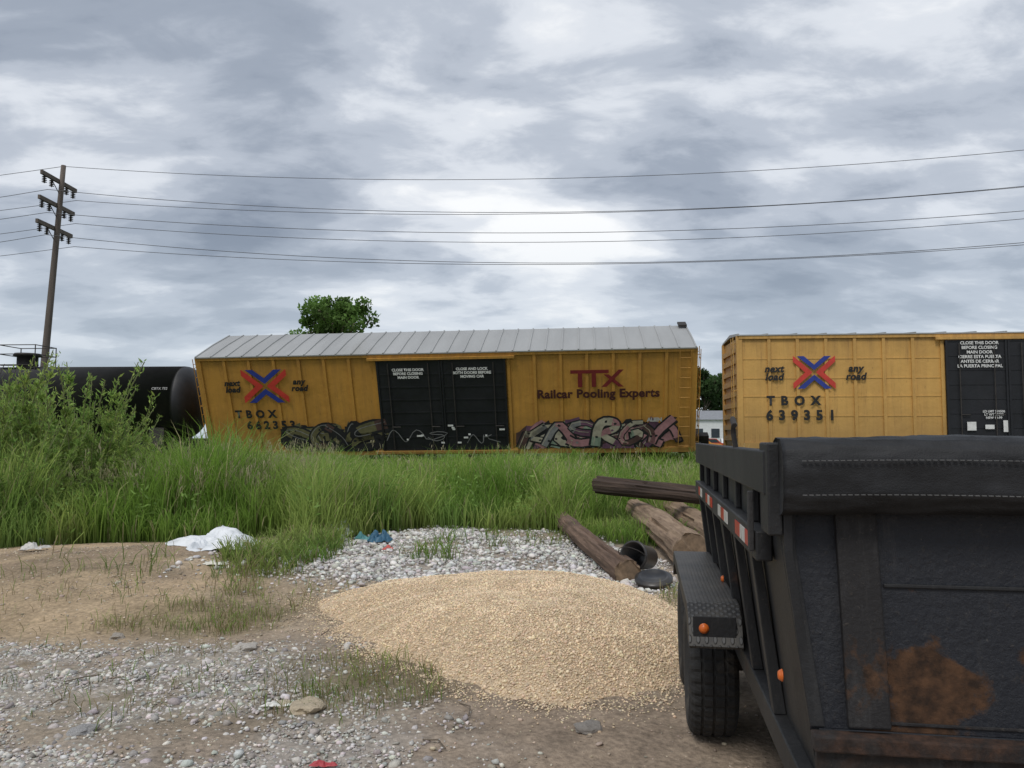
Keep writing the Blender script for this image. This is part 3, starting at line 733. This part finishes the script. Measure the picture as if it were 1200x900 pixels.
tubes('ladder',[([(a,-1.55,1.0),(a,-1.6,3.2),(a,-1.0,4.3)],.02) for a in (-.3,.3)]+[([(-.3,-1.58,zz),(.3,-1.58,zz)],.015) for zz in np.arange(1.1,3.6,.35)],M['steel'],tk)
boxes('underframe',[(-Ht-.3,Ht+.3,-.3,.3,.8,1.25)]+[(s*(Ht-1.4)-.3,s*(Ht-1.4)+.3,-1.3,1.3,1.0,1.7) for s in (-1,1)],M['steel'],tk)
text('lettering','CBTX 732',.15,(6.45,-1.46,3.25),simple('lettering_faded',(.35,.35,.34),.8,.2,8),tk,rotx=68,bold=.002)
for s in (-1,1): bogie(tk,s*(Ht-1.3))
# ---------------------------------------------------------------- track
trk=empty('railway_track',(7.0,30.64,0),(0,0,rad(-5))); trk["kind"]="structure"; trk["label"]="railway track on a low ballast bed"
extrude('ballast',[(-2.6,-.1),(-1.6,.2),(3.6,.25),(4.8,-.1)],-90,90,'x',simple('ballast_stone',(.28,.26,.24),.95,.4,14,.8,bd=.05),trk)
for s in (-1,1):
    extrude('rail',[(s*.75-.07,.2),(s*.75+.07,.2),(s*.75+.015,.23),(s*.75+.035,.3),(s*.75-.035,.3),(s*.75-.015,.23)],-90,90,'x',M['steel'],trk)
# ---------------------------------------------------------------- pole and wires
SP=.0661
def slope(y):
    v=(450-y)/950; return (v*.9978+SP)/(.9978-v*SP)
def lineY(x): return 45-.105*(x+25.4)
M['polewood']=simple('pole_wood',(.12,.10,.085),.9,.3,6,.4,vec=(1,1,.1))
M['wire']=simple('wire',(.09,.09,.095),.6,.1,2)
def pole(xb,xt,yb,H):
    e=empty('utility_pole',(xb,yb,0)); tag(e,"tall wooden utility pole with three crossarms","utility pole")
    V=[];F=[]
    for k in range(9):
        t=k/8; ra=.23*(1-t)+.13*t
        for j in range(14):
            a=2*math.pi*j/14; V.append(((xt-xb)*t+ra*math.cos(a),ra*math.sin(a),-.2+(H+.2)*t))
    for k in range(8):
        for j in range(14): F.append((k*14+j,k*14+(j+1)%14,k*14+14+(j+1)%14,k*14+14+j))
    F.append(tuple(8*14+j for j in range(14)))
    pymesh('pole',V,F,M['polewood'],e,True)
    for yy_,nm in ((213,'crossarm'),(241,'crossarm'),(268,'crossarm')):
        z=1.6+slope(yy_)*45; xc=(xt-xb)*z/H
        am=boxes('crossarm',[(xc-.22,xc-.08,-1.75,1.75,z-.11,z+.11)],M['polewood'],e)
        for s in (-1,1): tubes('brace',[([(xc-.1,s*.9,z-.1),(xc-.1,0,z-.75)],.025)],M['steel'],am)
        for s in (-1.45,-.75,.75,1.45):
            prof=[(0.001,.0)]
            for q in range(4): prof+= [(.05,-.04-q*.1),(.14,-.08-q*.1),(.05,-.1-q*.1)]
            prof.append((.001,-.46))
            lathe('insulator',prof,10,M['steel'],am,'z',True,loc=(xc-.15,s,z-.1))
    return e
Xp=-25.4
pole(-26.4,Xp,45,1.6+slope(194)*45)
W=[(195,210,177,0),(222,249,217,-1.45),(235,251,222,1.45),(249,273,246,-1.45),(262,284,259,1.45),(275,308,283,-1.45),(289,310,289,1.45)]
for a,b,c_,off in W:
    X3=[Xp,0,25.1]; hh=[1.6+slope(v)*(lineY(xx)+off) for v,xx in zip((a,b,c_),X3)]
    P=np.polyfit(X3,hh,2)
    pts=[]
    for xx in np.linspace(-75,Xp,26)[:-1]: pts.append((xx,lineY(xx)+off,float(np.polyval(P,2*Xp-xx))))
    for xx in np.linspace(Xp,44,50): pts.append((xx,lineY(xx)+off,float(np.polyval(P,xx))))
    o=tubes('power_line',[(pts,.016)],M['wire'],None,5); tag(o,"thin dark power line strung from wooden pole","power line","overhead power lines")
# ---------------------------------------------------------------- distant building & vehicles
bl=empty('building',(27.3,108,0)); tag(bl,"low white building with grey roof beyond the railway","building")
mw=simple('siding_white',(.72,.73,.74),.8,.08,3); mg=simple('roof_grey',(.25,.26,.28),.8,.15,3); mgl=simple('window_glass',(.03,.04,.05),.2,.2,3)
boxes('wall',[(-4,8,0,6,0,4.0)],mw,bl)
V=[(-4.3,-.3,4.0),(8.3,-.3,4.0),(8.3,6.3,4.0),(-4.3,6.3,4.0),(-4.3,3,5.3),(8.3,3,5.3)]
pymesh('roof',V,[(0,1,5,4),(2,3,4,5),(0,4,3),(1,2,5),(0,3,2,1)],mg,bl)
for k in range(5): boxes('window',[(-3+k*2.2,-1.9+k*2.2,-.05,-.003,1.6,2.8)],mgl,bl)
def car(x,y,c,rot,label):
    e=empty('parked_car',(x,y,.0),(0,0,rot)); tag(e,label,"car","vehicles parked beyond the railway")
    mb=simple('car_paint',c,.35,.08,2)
    extrude('body',[(-2.2,.35),(2.2,.35),(2.25,.75),(2.1,.95),(1.2,1.02),(.55,1.5),(-1.1,1.52),(-1.8,1.0),(-2.2,.9)],-.85,.85,'y',mb,e,.03)
    for s in (-1,1): extrude('side_window',[(-1.45,1.05),(.95,1.05),(.48,1.42),(-1.05,1.44)],s*.853,s*.86,'y',mgl,e)
    for a in (-1.35,1.4):
        for s in (-1,1): lathe('wheel',[(.001,-.1),(.2,-.1),(.33,-.1),(.34,0),(.33,.1),(.2,.1),(.001,.1)],20,M['steel'],e,'y',True,loc=(a,s*.78,.34))
car(22.2,92,(.55,.08,.03),rad(20),"red car parked near a white building")
car(25.5,96,(.7,.7,.7),rad(80),"white car parked near a white building")
car(19.4,84,(.6,.25,.04),rad(-10),"orange car parked beyond the railway")
# ---------------------------------------------------------------- logs
def woodmat(name,c1,c2):
    m,nt,b=newmat(name); v=mapvec(nt,(9,9,.7)); n=noise(nt,2.2,9,v,.7,.3); n2=noise(nt,1.2,5,mapvec(nt,(1,1,.8)))
    o=mix(nt,mapr(nt,n,.35,.65),c1,c2); o=mix(nt,mapr(nt,n2,.5,.7,0,.6),o,tuple(x*.45 for x in c1))
    nt.links.new(o,b.inputs['Base Color']); b.inputs['Roughness'].default_value=.9
    bump(nt,b,n,.9,.03); return m
WM=[woodmat('creosoted_wood',(.075,.045,.03),(.22,.14,.095)),woodmat('dark_wood',(.03,.02,.016),(.09,.06,.045)),woodmat('bare_wood',(.17,.11,.07),(.38,.27,.18))]
endm=simple('cut_end_wood',(.20,.14,.09),.9,.4,12,.5,dirt=(.05,.035,.025))
def log(p0,p1,r0,r1,wm,label,seed):
    p0=Vector(p0);p1=Vector(p1); d=p1-p0; Lg=d.length; n=36; m=70; V=[];F=[];mi=[]
    for j in range(m+1):
        t=j/m; ra=r0*(1-t)+r1*t; bend=.05*math.sin(t*3.0+seed)
        for k in range(n):
            a=2*math.pi*k/n; q=Vector((math.cos(a)*2.2,math.sin(a)*2.2,t*Lg*.5+seed*5)); s=1+.18*mnoise.noise(q)+.09*mnoise.noise(q*3.1)
            crack=mnoise.noise(Vector((math.cos(a)*5,math.sin(a)*5,t*Lg*.25+seed)));
            if crack>.26: s-=.2
            V.append((ra*s*math.cos(a)+bend,ra*s*math.sin(a),t*Lg+(.05*mnoise.noise(q*2) if j in (0,m) else 0)))
    for j in range(m):
        for k in range(n): F.append((j*n+k,j*n+(k+1)%n,j*n+n+(k+1)%n,j*n+n+k)); mi.append(0)
    F.append(tuple(range(n))[::-1]); mi.append(1); F.append(tuple(m*n+k for k in range(n))); mi.append(1)
    o=pymesh('log',V,F,[wm,endm],None,midx=mi)
    o.location=p0; o.rotation_euler=d.to_track_quat('Z','Y').to_euler()
    tag(o,label,"log","old timber poles lying in the grass"); return o
log((1.30,8.95,.13),(.72,15.6,.22),.15,.12,WM[0],"weathered brown timber pole lying on rubble",1)
log((2.22,9.9,.22),(2.27,15.3,.26),.23,.20,WM[2],"thick bare split log lying in grass",2)
log((2.85,10.1,.20),(2.95,15.3,.26),.21,.2,WM[2],"thick bare log lying beside other logs",3)
log((1.55,14.7,.76),(3.9,12.6,.60),.15,.14,WM[1],"dark tarred timber pole resting across other logs",4)
mp=simple('black_plastic',(.02,.02,.022),.35,.3,4,dirt=(.07,.062,.052),dirtamt=(.45,.7))
bk=lathe('bucket',[(.001,.0),(.12,.0),(.128,.01),(.15,.33),(.172,.33),(.172,.36),(.148,.365),(.125,.02),(.001,.02)],36,mp,None,'z')
bk.location=(1.58,9.5,float(gh(1.58,9.5))+.19); bk.rotation_euler=(rad(80),0,rad(-38)); tag(bk,"black plastic bucket lying on its side by logs","bucket")
tubes('handle',[([(.172*math.cos(a),.172*math.sin(a)*.5-.0,.36+.16*math.sin(a)) for a in np.linspace(0,math.pi,12)],.004)],M['steel'],bk)
ld=lathe('plastic_disc',[(.001,.02),(.13,.02),(.14,.035),(.165,.035),(.175,.02),(.2,.015),(.2,-.015),(.18,-.01),(.001,.0)],36,mp,None,'z')
ld.location=(1.50,8.7,float(gh(1.50,8.7))+.09); ld.rotation_euler=(rad(16),rad(-5),0); tag(ld,"round black plastic cover lying on gravel","plastic cover")
# ---------------------------------------------------------------- litter
def crumple(name,x,y,w,d,h,c,label,seed,cat,rot=0):
    n=40;m=32; V=[];F=[]
    for j in range(m):
        for i_ in range(n):
            u=i_/(n-1)*2-1;v=j/(m-1)*2-1; a=math.atan2(v,u); k=max(abs(u),abs(v)); R=k*(1+.25*math.sin(2*a+seed)+.15*math.sin(5*a+seed*2)); 
            X_=R*math.cos(a)*w/2;Y_=R*math.sin(a)*d/2
            q=Vector((u*1.2,v*1.2,seed)); z=h*((mnoise.noise(q)+.45)*.9+abs(mnoise.noise(q*2.7))*.45+abs(mnoise.noise(q*6))*.12)*(1-k**4*.75)+.012
            V.append((X_,Y_,z))
    for j in range(m-1):
        for i_ in range(n-1): F.append((j*n+i_,j*n+i_+1,j*n+n+i_+1,j*n+n+i_))
    o=pymesh(name,V,F,simple(name+'_m',c,.45,.1,5),None); o.location=(x,y,float(gh(x,y))+.005); o.rotation_euler=(0,0,rot)
    tag(o,label,cat); return o
crumple('plastic_sheet',-4.0,11.1,1.1,1.8,.24,(.76,.78,.80),"crumpled white plastic sheet on dirt by grass",3,"plastic sheet",.25)
crumple('plastic_bag',-2.75,13.1,.45,.4,.28,(.78,.79,.8),"small white plastic bag in the grass edge",4,"plastic bag")
crumple('plastic_bag',-6.9,12.1,.34,.25,.10,(.75,.76,.78),"small white plastic bag in the grass edge",6,"plastic bag")
crumple('plastic_bag',-2.0,12.4,.42,.3,.20,(.035,.12,.20),"crumpled blue plastic bag on pale rubble",5,"plastic bag")
crumple('plastic_bag',-2.25,12.5,.25,.25,.16,(.09,.27,.28),"small teal plastic bag on pale rubble",15,"plastic bag")
crumple('rag',-6.0,10.3,.3,.2,.1,(.6,.58,.55),"pale rag lying on sandy dirt",7,"rag",.6)
crumple('wrapper',-.93,4.12,.11,.07,.03,(.45,.06,.07),"red crumpled wrapper on dirt",8,"wrapper")
crumple('paper_scrap',-1.40,4.95,.16,.06,.025,(.75,.74,.7),"white paper scrap on dirt",9,"paper",.3)
crumple('paper_scrap',-3.35,9.3,.3,.1,.04,(.7,.68,.6),"pale paper scrap on dirt beside weeds",10,"paper",.2)
crumple('paper_scrap',-1.75,11.6,.2,.1,.06,(.6,.12,.1),"red scrap on pale rubble",11,"paper",.2)
r=np.random.RandomState(9)
for k in range(9):
    x=r.uniform(-3.2,-.2);y=r.uniform(4.2,7.8)
    if pile_rho(x,y)<1.1: continue
    a=r.uniform(0,3); l=r.uniform(.08,.25); z=float(gh(x,y))+.015
    o=tubes('twig',[([(x,y,z),(x+l*.5*math.cos(a),y+l*.5*math.sin(a),z+.015),(x+l*math.cos(a+.3),y+l*math.sin(a+.3),z)],.004)],M['bark']); tag(o,"thin dry twig lying on dirt","twig","twigs on the dirt")
# ---------------------------------------------------------------- dump trailer
T=empty('dump_trailer',(.83,2.5,0),(0,0,rad(-9.3))); tag(T,"black rusty dump trailer with rolled tarp on top","trailer")
K=rusty('trailer_black',(.009,.0095,.011),(.06,.03,.018),(.62,.72),2.6,.6,bs=.4,scuff=.025,dust=.5)
K2=rusty('trailer_panel',(.007,.009,.015),(.065,.031,.014),(.61,.66),3.0,.5,bs=.7,scuff=.018,spot=[(.40,.80,.26,.21)],dust=.6)
K3=rusty('rust_heavy',(.012,.011,.012),(.060,.030,.015),(.58,.65),4,.7,bs=.6,spot=[(.22,.92,.16,.2)],dust=.6)
WID=2.06
XS=[(0,1.53),(0,1.25),(.085,.56)]
def sx_(s,u): return u if s==0 else WID-u
for s in (0,1):
    V=[]
    for v in (0.0,3.5):
        for u,z_ in XS: V.append((sx_(s,u),v,z_))
        for u,z_ in XS[::-1]: V.append((sx_(s,u+.025),v,z_))
    F=[(0,1,2,3,4,5)[::-1],(6,7,8,9,10,11)]+[(i,(i+1)%6,6+(i+1)%6,6+i) for i in range(6)]
    pymesh('side_wall',V,F,K,T)
    def ux(a,b): return (-b,-a) if s==0 else (WID+a,WID+b)
    boxeach('side_rail',[(*ux(0.001,.055),.22,3.5,1.19,1.29),(*ux(.001,.05),.05,3.52,1.42,1.56)],K,T,.006)
    a,b_=(.03,.083) if s==0 else (WID-.083,WID-.03)
    boxes('side_rail',[(a,b_,-.0,3.5,.50,.60)],K,T,.006)
    boxeach('stake',[(*ux(.001,.025),v-.03,v+.03,1.292,1.418) for v in np.arange(.55,3.5,.58)],K,T,.004)
    for v in np.arange(.55,3.5,.58):
        V=[]
        for vv in (v-.035,v+.035):
            V+=[(sx_(s,-.035),vv,1.188),(sx_(s,-.002),vv,1.188),(sx_(s,.078),vv,.602),(sx_(s,.035),vv,.602)]
        pymesh('stake',V,[(0,1,2,3),(7,6,5,4),(0,4,5,1),(1,5,6,2),(2,6,7,3),(3,7,4,0)],K,T,bevel=.003)
tr=simple('tape_red',(.50,.035,.03),.35,.15,30,dirt=(.1,.05,.04)); tw=simple('tape_white',(.62,.60,.58),.35,.15,30,dirt=(.2,.17,.14))
for grp in ([(.33,.50,0),(.50,.66,1),(.66,.83,0)],[(1.15,1.30,1),(1.30,1.46,0),(1.46,1.62,1)],[(2.0,2.15,0),(2.15,2.30,1),(2.30,2.45,0)],[(2.8,2.95,1),(2.95,3.1,0)]):
    V=[];F=[];mi=[]
    for a,b,m_ in grp:
        boxvf((-.0585,-.0555,a,b,1.215,1.268),V,F); mi+=[m_]*6
    pymesh('reflective_tape',V,F,[tr,tw],T,midx=mi)
boxes('end_wall',[(.09,WID-.09,3.46,3.5,.56,1.45)],K,T); boxes('floor',[(.112,WID-.112,.06,3.459,.56,.60)],K,T)
PT=Vector((0,.055,1.40)); PB=Vector((0,-.005,.735)); dP=PB-PT; nP=Vector((0,dP.z,-dP.y)).normalized()
if nP.y>0: nP=-nP
def inset(z_): return max(0,(1.25-z_)/.69*.085)
def gate(name,pts,th0,th1,mat,bev=.003):
    n=len(pts); V=[]
    for w_ in (th0,th1):
        for u,t in pts:
            p=PT+dP*t+nP*w_; V.append((u,p.y,p.z))
    F=[tuple(range(n))[::-1],tuple(range(n,2*n))]+[(i,(i+1)%n,n+(i+1)%n,n+i) for i in range(n)]
    return pymesh(name,V,F,mat,T,bevel=bev)
iB=inset(.735)
gate('gate_panel',[(.0,0),(WID,0),(WID,.22),(WID-iB,1),(iB,1),(0,.22)],-.02,0,K2)
gate('corner_flange',[(-.002,0),(.04,0),(.04,.22),(.04+iB,.99),(iB-.002,.99),(-.002,.22)],.001,.012,K)
for (u0,u1,mt_) in ((.155,.275,K3),(1.30,1.42,K)):
    gate('stiffener',[(u0,.0),(u1,.0),(u1+.012,.985),(u0+.012,.985)],.001,.026,mt_,.006)
for (u0,u1) in ((.29,1.298),(1.435,2.0)):
    gate('cross_strip',[(u0,.36),(u1,.36),(u1,.378),(u0,.378)],.001,.009,K)
gate('weld_bead',[(.29,.955),(1.298,.955),(1.298,.97),(.29,.97)],.001,.006,K3)
KB=rusty('frame_beam_rust',(.012,.010,.010),(.06,.03,.018),(.46,.6),3.5,.8,bs=.7)
boxes('bumper_ledge',[(iB-.0,WID-iB,-.065,.0,.685,.732)],KB,T,.006)
boxes('lower_panel',[(iB+.01,WID-iB-.01,-.04,-.005,.36,.684)],rusty('lower_rust',(.011,.010,.010),(.045,.025,.016),(.46,.62),3,.75,bs=.6),T,.003)
boxes('top_rail',[(.0,WID,.06,.13,1.402,1.46)],K,T,.005)
V=[];F=[];n=56;m=160
for j in range(m+1):
    uu=-.012+(WID+.03)*j/m
    for k in range(n):
        a=2*math.pi*k/n
        ca,sa=math.cos(a),math.sin(a)
        ex=.66; rx=.108*math.copysign(abs(ca)**ex,ca); rz=.114*math.copysign(abs(sa)**ex,sa)
        w_=.005*mnoise.noise(Vector((uu*2.2,ca*2,sa*2)))+.006*mnoise.noise(Vector((uu*4,ca*3,sa*3)))+.005*(1-abs(mnoise.noise(Vector((uu*5+sa*1.5,ca*2.5,sa*5))))*2)**3
        s_=1+w_*8
        V.append((uu,.02+rx*s_,1.483+rz*s_+.006*math.sin(uu*3)))
for j in range(m):
    for k in range(n): F.append((j*n+k,j*n+(k+1)%n,j*n+n+(k+1)%n,j*n+n+k))
F.append(tuple(range(n))); F.append(tuple(m*n+k for k in range(n))[::-1])
mt,nt,b=newmat('tarp_vinyl'); b.inputs['Roughness'].default_value=.66
nt.links.new(mix(nt,mapr(nt,noise(nt,5,8,None,.7),.4,.75),(.006,.0065,.008),(.022,.023,.026)),b.inputs['Base Color'])
bump(nt,b,mth(nt,'ADD',noise(nt,7,6,mapvec(nt,(.5,1,1)),.6),mth(nt,'MULTIPLY',noise(nt,220,2),.12)),.6,.016)
tarp=pymesh('tarp_roll',V,F,mt,T,True)
stm=simple('stitching',(.12,.12,.12),.8,.2,5)
for zz in (1.53,1.43):
    bl_=[]; uu=.04
    while uu<WID: bl_.append((uu,uu+.012,-.104,-.0965,zz+.005*math.sin(uu*4),zz+.0022+.005*math.sin(uu*4))); uu+=.018
    boxes('stitching',bl_,stm,tarp)
boxes('tarp_bracket',[(-.045,-.002,.0,.17,1.30,1.585)],K,T,.006)
boxes('rust_latch',[(-.075,-.057,.24,.275,1.22,1.42)],K3,T,.004)
tubes('tarp_hook',[([(-.03,.95,1.50),(-.045,.95,1.62),(-.05,.92,1.68),(-.05,.86,1.65)],.012)],M['steel'],T)
boxes('chassis',[(.38,.46,.05,3.4,.40,.555),(WID-.46,WID-.38,.05,3.4,.40,.555)]+[(.46,WID-.46,v,v+.06,.42,.55) for v in (.2,1.0,1.8,2.6,3.2)],K,T)
WV=(2.12,2.98)
for v in WV: tubes('axle',[([(.05,v,.355),(WID-.05,v,.355)],.04)],M['steel'],T,12)
dm,nt,b=newmat('diamond_plate')
tc=N(nt,'ShaderNodeTexCoord')
mp_=N(nt,'ShaderNodeMapping'); mp_.inputs['Rotation'].default_value=(0,0,rad(45)); mp_.inputs['Scale'].default_value=(36,36,36)
nt.links.new(tc.outputs['Object'],mp_.inputs[0]); vo=N(nt,'ShaderNodeTexVoronoi'); vo.voronoi_dimensions='2D'; vo.inputs['Randomness'].default_value=0; vo.inputs['Scale'].default_value=1; nt.links.new(mp_.outputs[0],vo.inputs['Vector'])
mmo=mapr(nt,vo.outputs['Distance'],.24,.36,1,0)
dust=mix(nt,mapr(nt,noise(nt,5,9,None,.7),.38,.65),(.022,.022,.023),(.08,.072,.06))
nt.links.new(mix(nt,mmo,dust,(.07,.07,.07)),b.inputs['Base Color']) 
b.inputs['Roughness'].default_value=.5; bump(nt,b,mmo,.9,.005)
tyrem=simple('tyre_rubber',(.024,.023,.022),.85,.3,12,.3,dirt=(.10,.085,.065)); rimm=simple('rim_grey',(.16,.16,.16),.5,.2,4,metal=.5)
for s in (0,1):
    u0,u1=(-.22,.03) if s==0 else (WID-.03,WID+.22)
    P=[(1.38,.62),(1.44,.74),(1.55,.79),(2.2,.785),(2.8,.792),(3.42,.785),(3.54,.74),(3.62,.60)]; Pi=[(a+(.01 if a<2.4 else -.01),c-.012) for a,c in P][::-1]
    extrude('fender',P+Pi,u0,u1,'x',dm,T,.002)
    uo=u0 if s==0 else u1-.008
    extrude('fender_skirt',[(1.40,.62),(1.45,.735),(1.55,.770),(3.42,.770),(3.53,.735),(3.60,.60),(3.52,.60),(3.40,.715),(1.62,.715),(1.48,.62)],uo,uo+.008,'x',K,T)
    for v in WV:
        cx=(-.20,.05) if s==0 else (WID-.05,WID+.20)
        mid=sum(cx)/2; hw=.124
        w_=bpy.data.objects.new('wheel',None); link(w_,T); w_.location=(mid,v,.352+float(gh(1.0,4.5)))
        prof=[(.20,-hw*.85),(.24,-hw),(.30,-hw*1.04),(.335,-hw*.93),(.352,-hw*.80),(.358,-hw*.55),(.348,-hw*.50),(.348,-hw*.44),(.360,-hw*.40),(.361,-hw*.07),(.349,-hw*.04),(.349,hw*.04),(.361,hw*.07),(.360,hw*.40),(.348,hw*.44),(.348,hw*.50),(.358,hw*.55),(.352,hw*.80),(.335,hw*.93),(.30,hw*1.04),(.24,hw),(.20,hw*.85)]
        def tread(i_,j,r_): 
            if r_>.351 and (i_%4==0): return r_-.010
            if .33<r_<.3525 and j in (4,17,3,18) and i_%4<2: return r_-.009
            return r_
        lathe('tyre',prof,144,tyrem,w_,'x',False,tread)
        lathe('rim',[(.205,-.10),(.195,-.09),(.17,-.02),(.08,-.03),(.07,-.07),(.001,-.07)] if s==0 else [(.205,.10),(.195,.09),(.17,.02),(.08,.03),(.07,.07),(.001,.07)],40,rimm,w_,'x')
am=simple('amber_lens',(.60,.13,.02),.3,.2,20)
def light(u,v,z_,axis_,k=.78):
    return lathe('marker_light',[(a*k,b_*k) for a,b_ in [(.001,-.018),(.018,-.016),(.025,-.008),(.027,0),(.03,0),(.03,.006),(.001,.006)]],24,am,T,axis_,loc=(u,v,z_))
light(-.15,1.394,.70,'y'); light(.008,.16,.84,'x',.65); light(.012,2.2,.80,'x',.65)
boxes('light_bracket',[(-.20,.0,1.400,1.408,.655,.755)],K,T,.003)
# ---------------------------------------------------------------- world
w=bpy.data.worlds.new("World"); sc.world=w; w.use_nodes=True; nt=w.node_tree
for n_ in list(nt.nodes): nt.nodes.remove(n_)
out=N(nt,'ShaderNodeOutputWorld'); tc=N(nt,'ShaderNodeTexCoord'); sx=N(nt,'ShaderNodeSeparateXYZ'); nt.links.new(tc.outputs['Generated'],sx.inputs[0])
zc=mth(nt,'ADD',mth(nt,'MAXIMUM',sx.outputs[2],0.0),.24)
cb=N(nt,'ShaderNodeCombineXYZ'); nt.links.new(mth(nt,'DIVIDE',sx.outputs[0],zc),cb.inputs[0]); nt.links.new(mth(nt,'DIVIDE',sx.outputs[1],zc),cb.inputs[1])
def mp(loc,rot,s):
    m_=N(nt,'ShaderNodeMapping'); m_.inputs['Location'].default_value=loc; m_.inputs['Rotation'].default_value=(0,0,rad(rot)); m_.inputs['Scale'].default_value=s
    nt.links.new(cb.outputs[0],m_.inputs[0]); return m_.outputs[0]
nA=noise(nt,1.25,3,mp((5.3,2.2,0),25,(1,1,1)),.45,.15)
nB=noise(nt,2.7,6,mp((0.4,5.2,0),-45,(.72,1.2,1)),.52,.3)
nC=noise(nt,7,8,mp((2,1,0),-40,(.75,1.15,1)),.62,.35)
s_=mth(nt,'ADD',mth(nt,'MULTIPLY',nA,.48),mth(nt,'ADD',mth(nt,'MULTIPLY',nB,.38),mth(nt,'MULTIPLY',nC,.14)))
cr=N(nt,'ShaderNodeValToRGB'); nt.links.new(s_,cr.inputs[0]); e=cr.color_ramp.elements; cr.color_ramp.interpolation='EASE'
e[0].position=.37; e[0].color=(.22,.26,.33,1); e[1].position=.61; e[1].color=(.96,.97,.98,1)
for p_,c_ in ((.44,(.34,.385,.46,1)),(.495,(.49,.535,.61,1)),(.55,(.73,.765,.82,1))):
    q_=cr.color_ramp.elements.new(p_); q_.color=c_
hz_=mapr(nt,sx.outputs[2],.0,.26,.70,0)
col_=mix(nt,hz_,cr.outputs[0],(.50,.58,.665))
gr=mapr(nt,sx.outputs[2],-.02,0.0,1,0)
col_=mix(nt,gr,col_,(.14,.13,.09))
bg=N(nt,'ShaderNodeBackground'); nt.links.new(col_,bg.inputs[0]); bg.inputs[1].default_value=1.08
sk=N(nt,'ShaderNodeTexSky'); sk.sky_type='NISHITA'; sk.sun_disc=False; sk.sun_elevation=rad(52); sk.sun_rotation=rad(205)
bg2=N(nt,'ShaderNodeBackground'); nt.links.new(sk.outputs[0],bg2.inputs[0]); bg2.inputs[1].default_value=.1
ms=N(nt,'ShaderNodeMixShader'); ms.inputs[0].default_value=.92; nt.links.new(bg2.outputs[0],ms.inputs[1]); nt.links.new(bg.outputs[0],ms.inputs[2]); nt.links.new(ms.outputs[0],out.inputs[0])
# ---------------------------------------------------------------- sun & camera
L=bpy.data.lights.new('sun','SUN'); L.energy=1.5; L.angle=rad(18); L.color=(1,.96,.9)
so=link(bpy.data.objects.new('sun',L)); 
d=Vector((math.sin(rad(205))*math.cos(rad(52)),math.cos(rad(205))*math.cos(rad(52)),math.sin(rad(52))))
so.rotation_euler=d.to_track_quat('Z','Y').to_euler()
cam=bpy.data.cameras.new('camera'); cam.lens=28.5; cam.sensor_width=36; cam.clip_start=.05; cam.clip_end=6000
co=link(bpy.data.objects.new('camera',cam)); co.location=(0,0,1.6); co.rotation_euler=(rad(93.79),0,0)
sc.camera=co
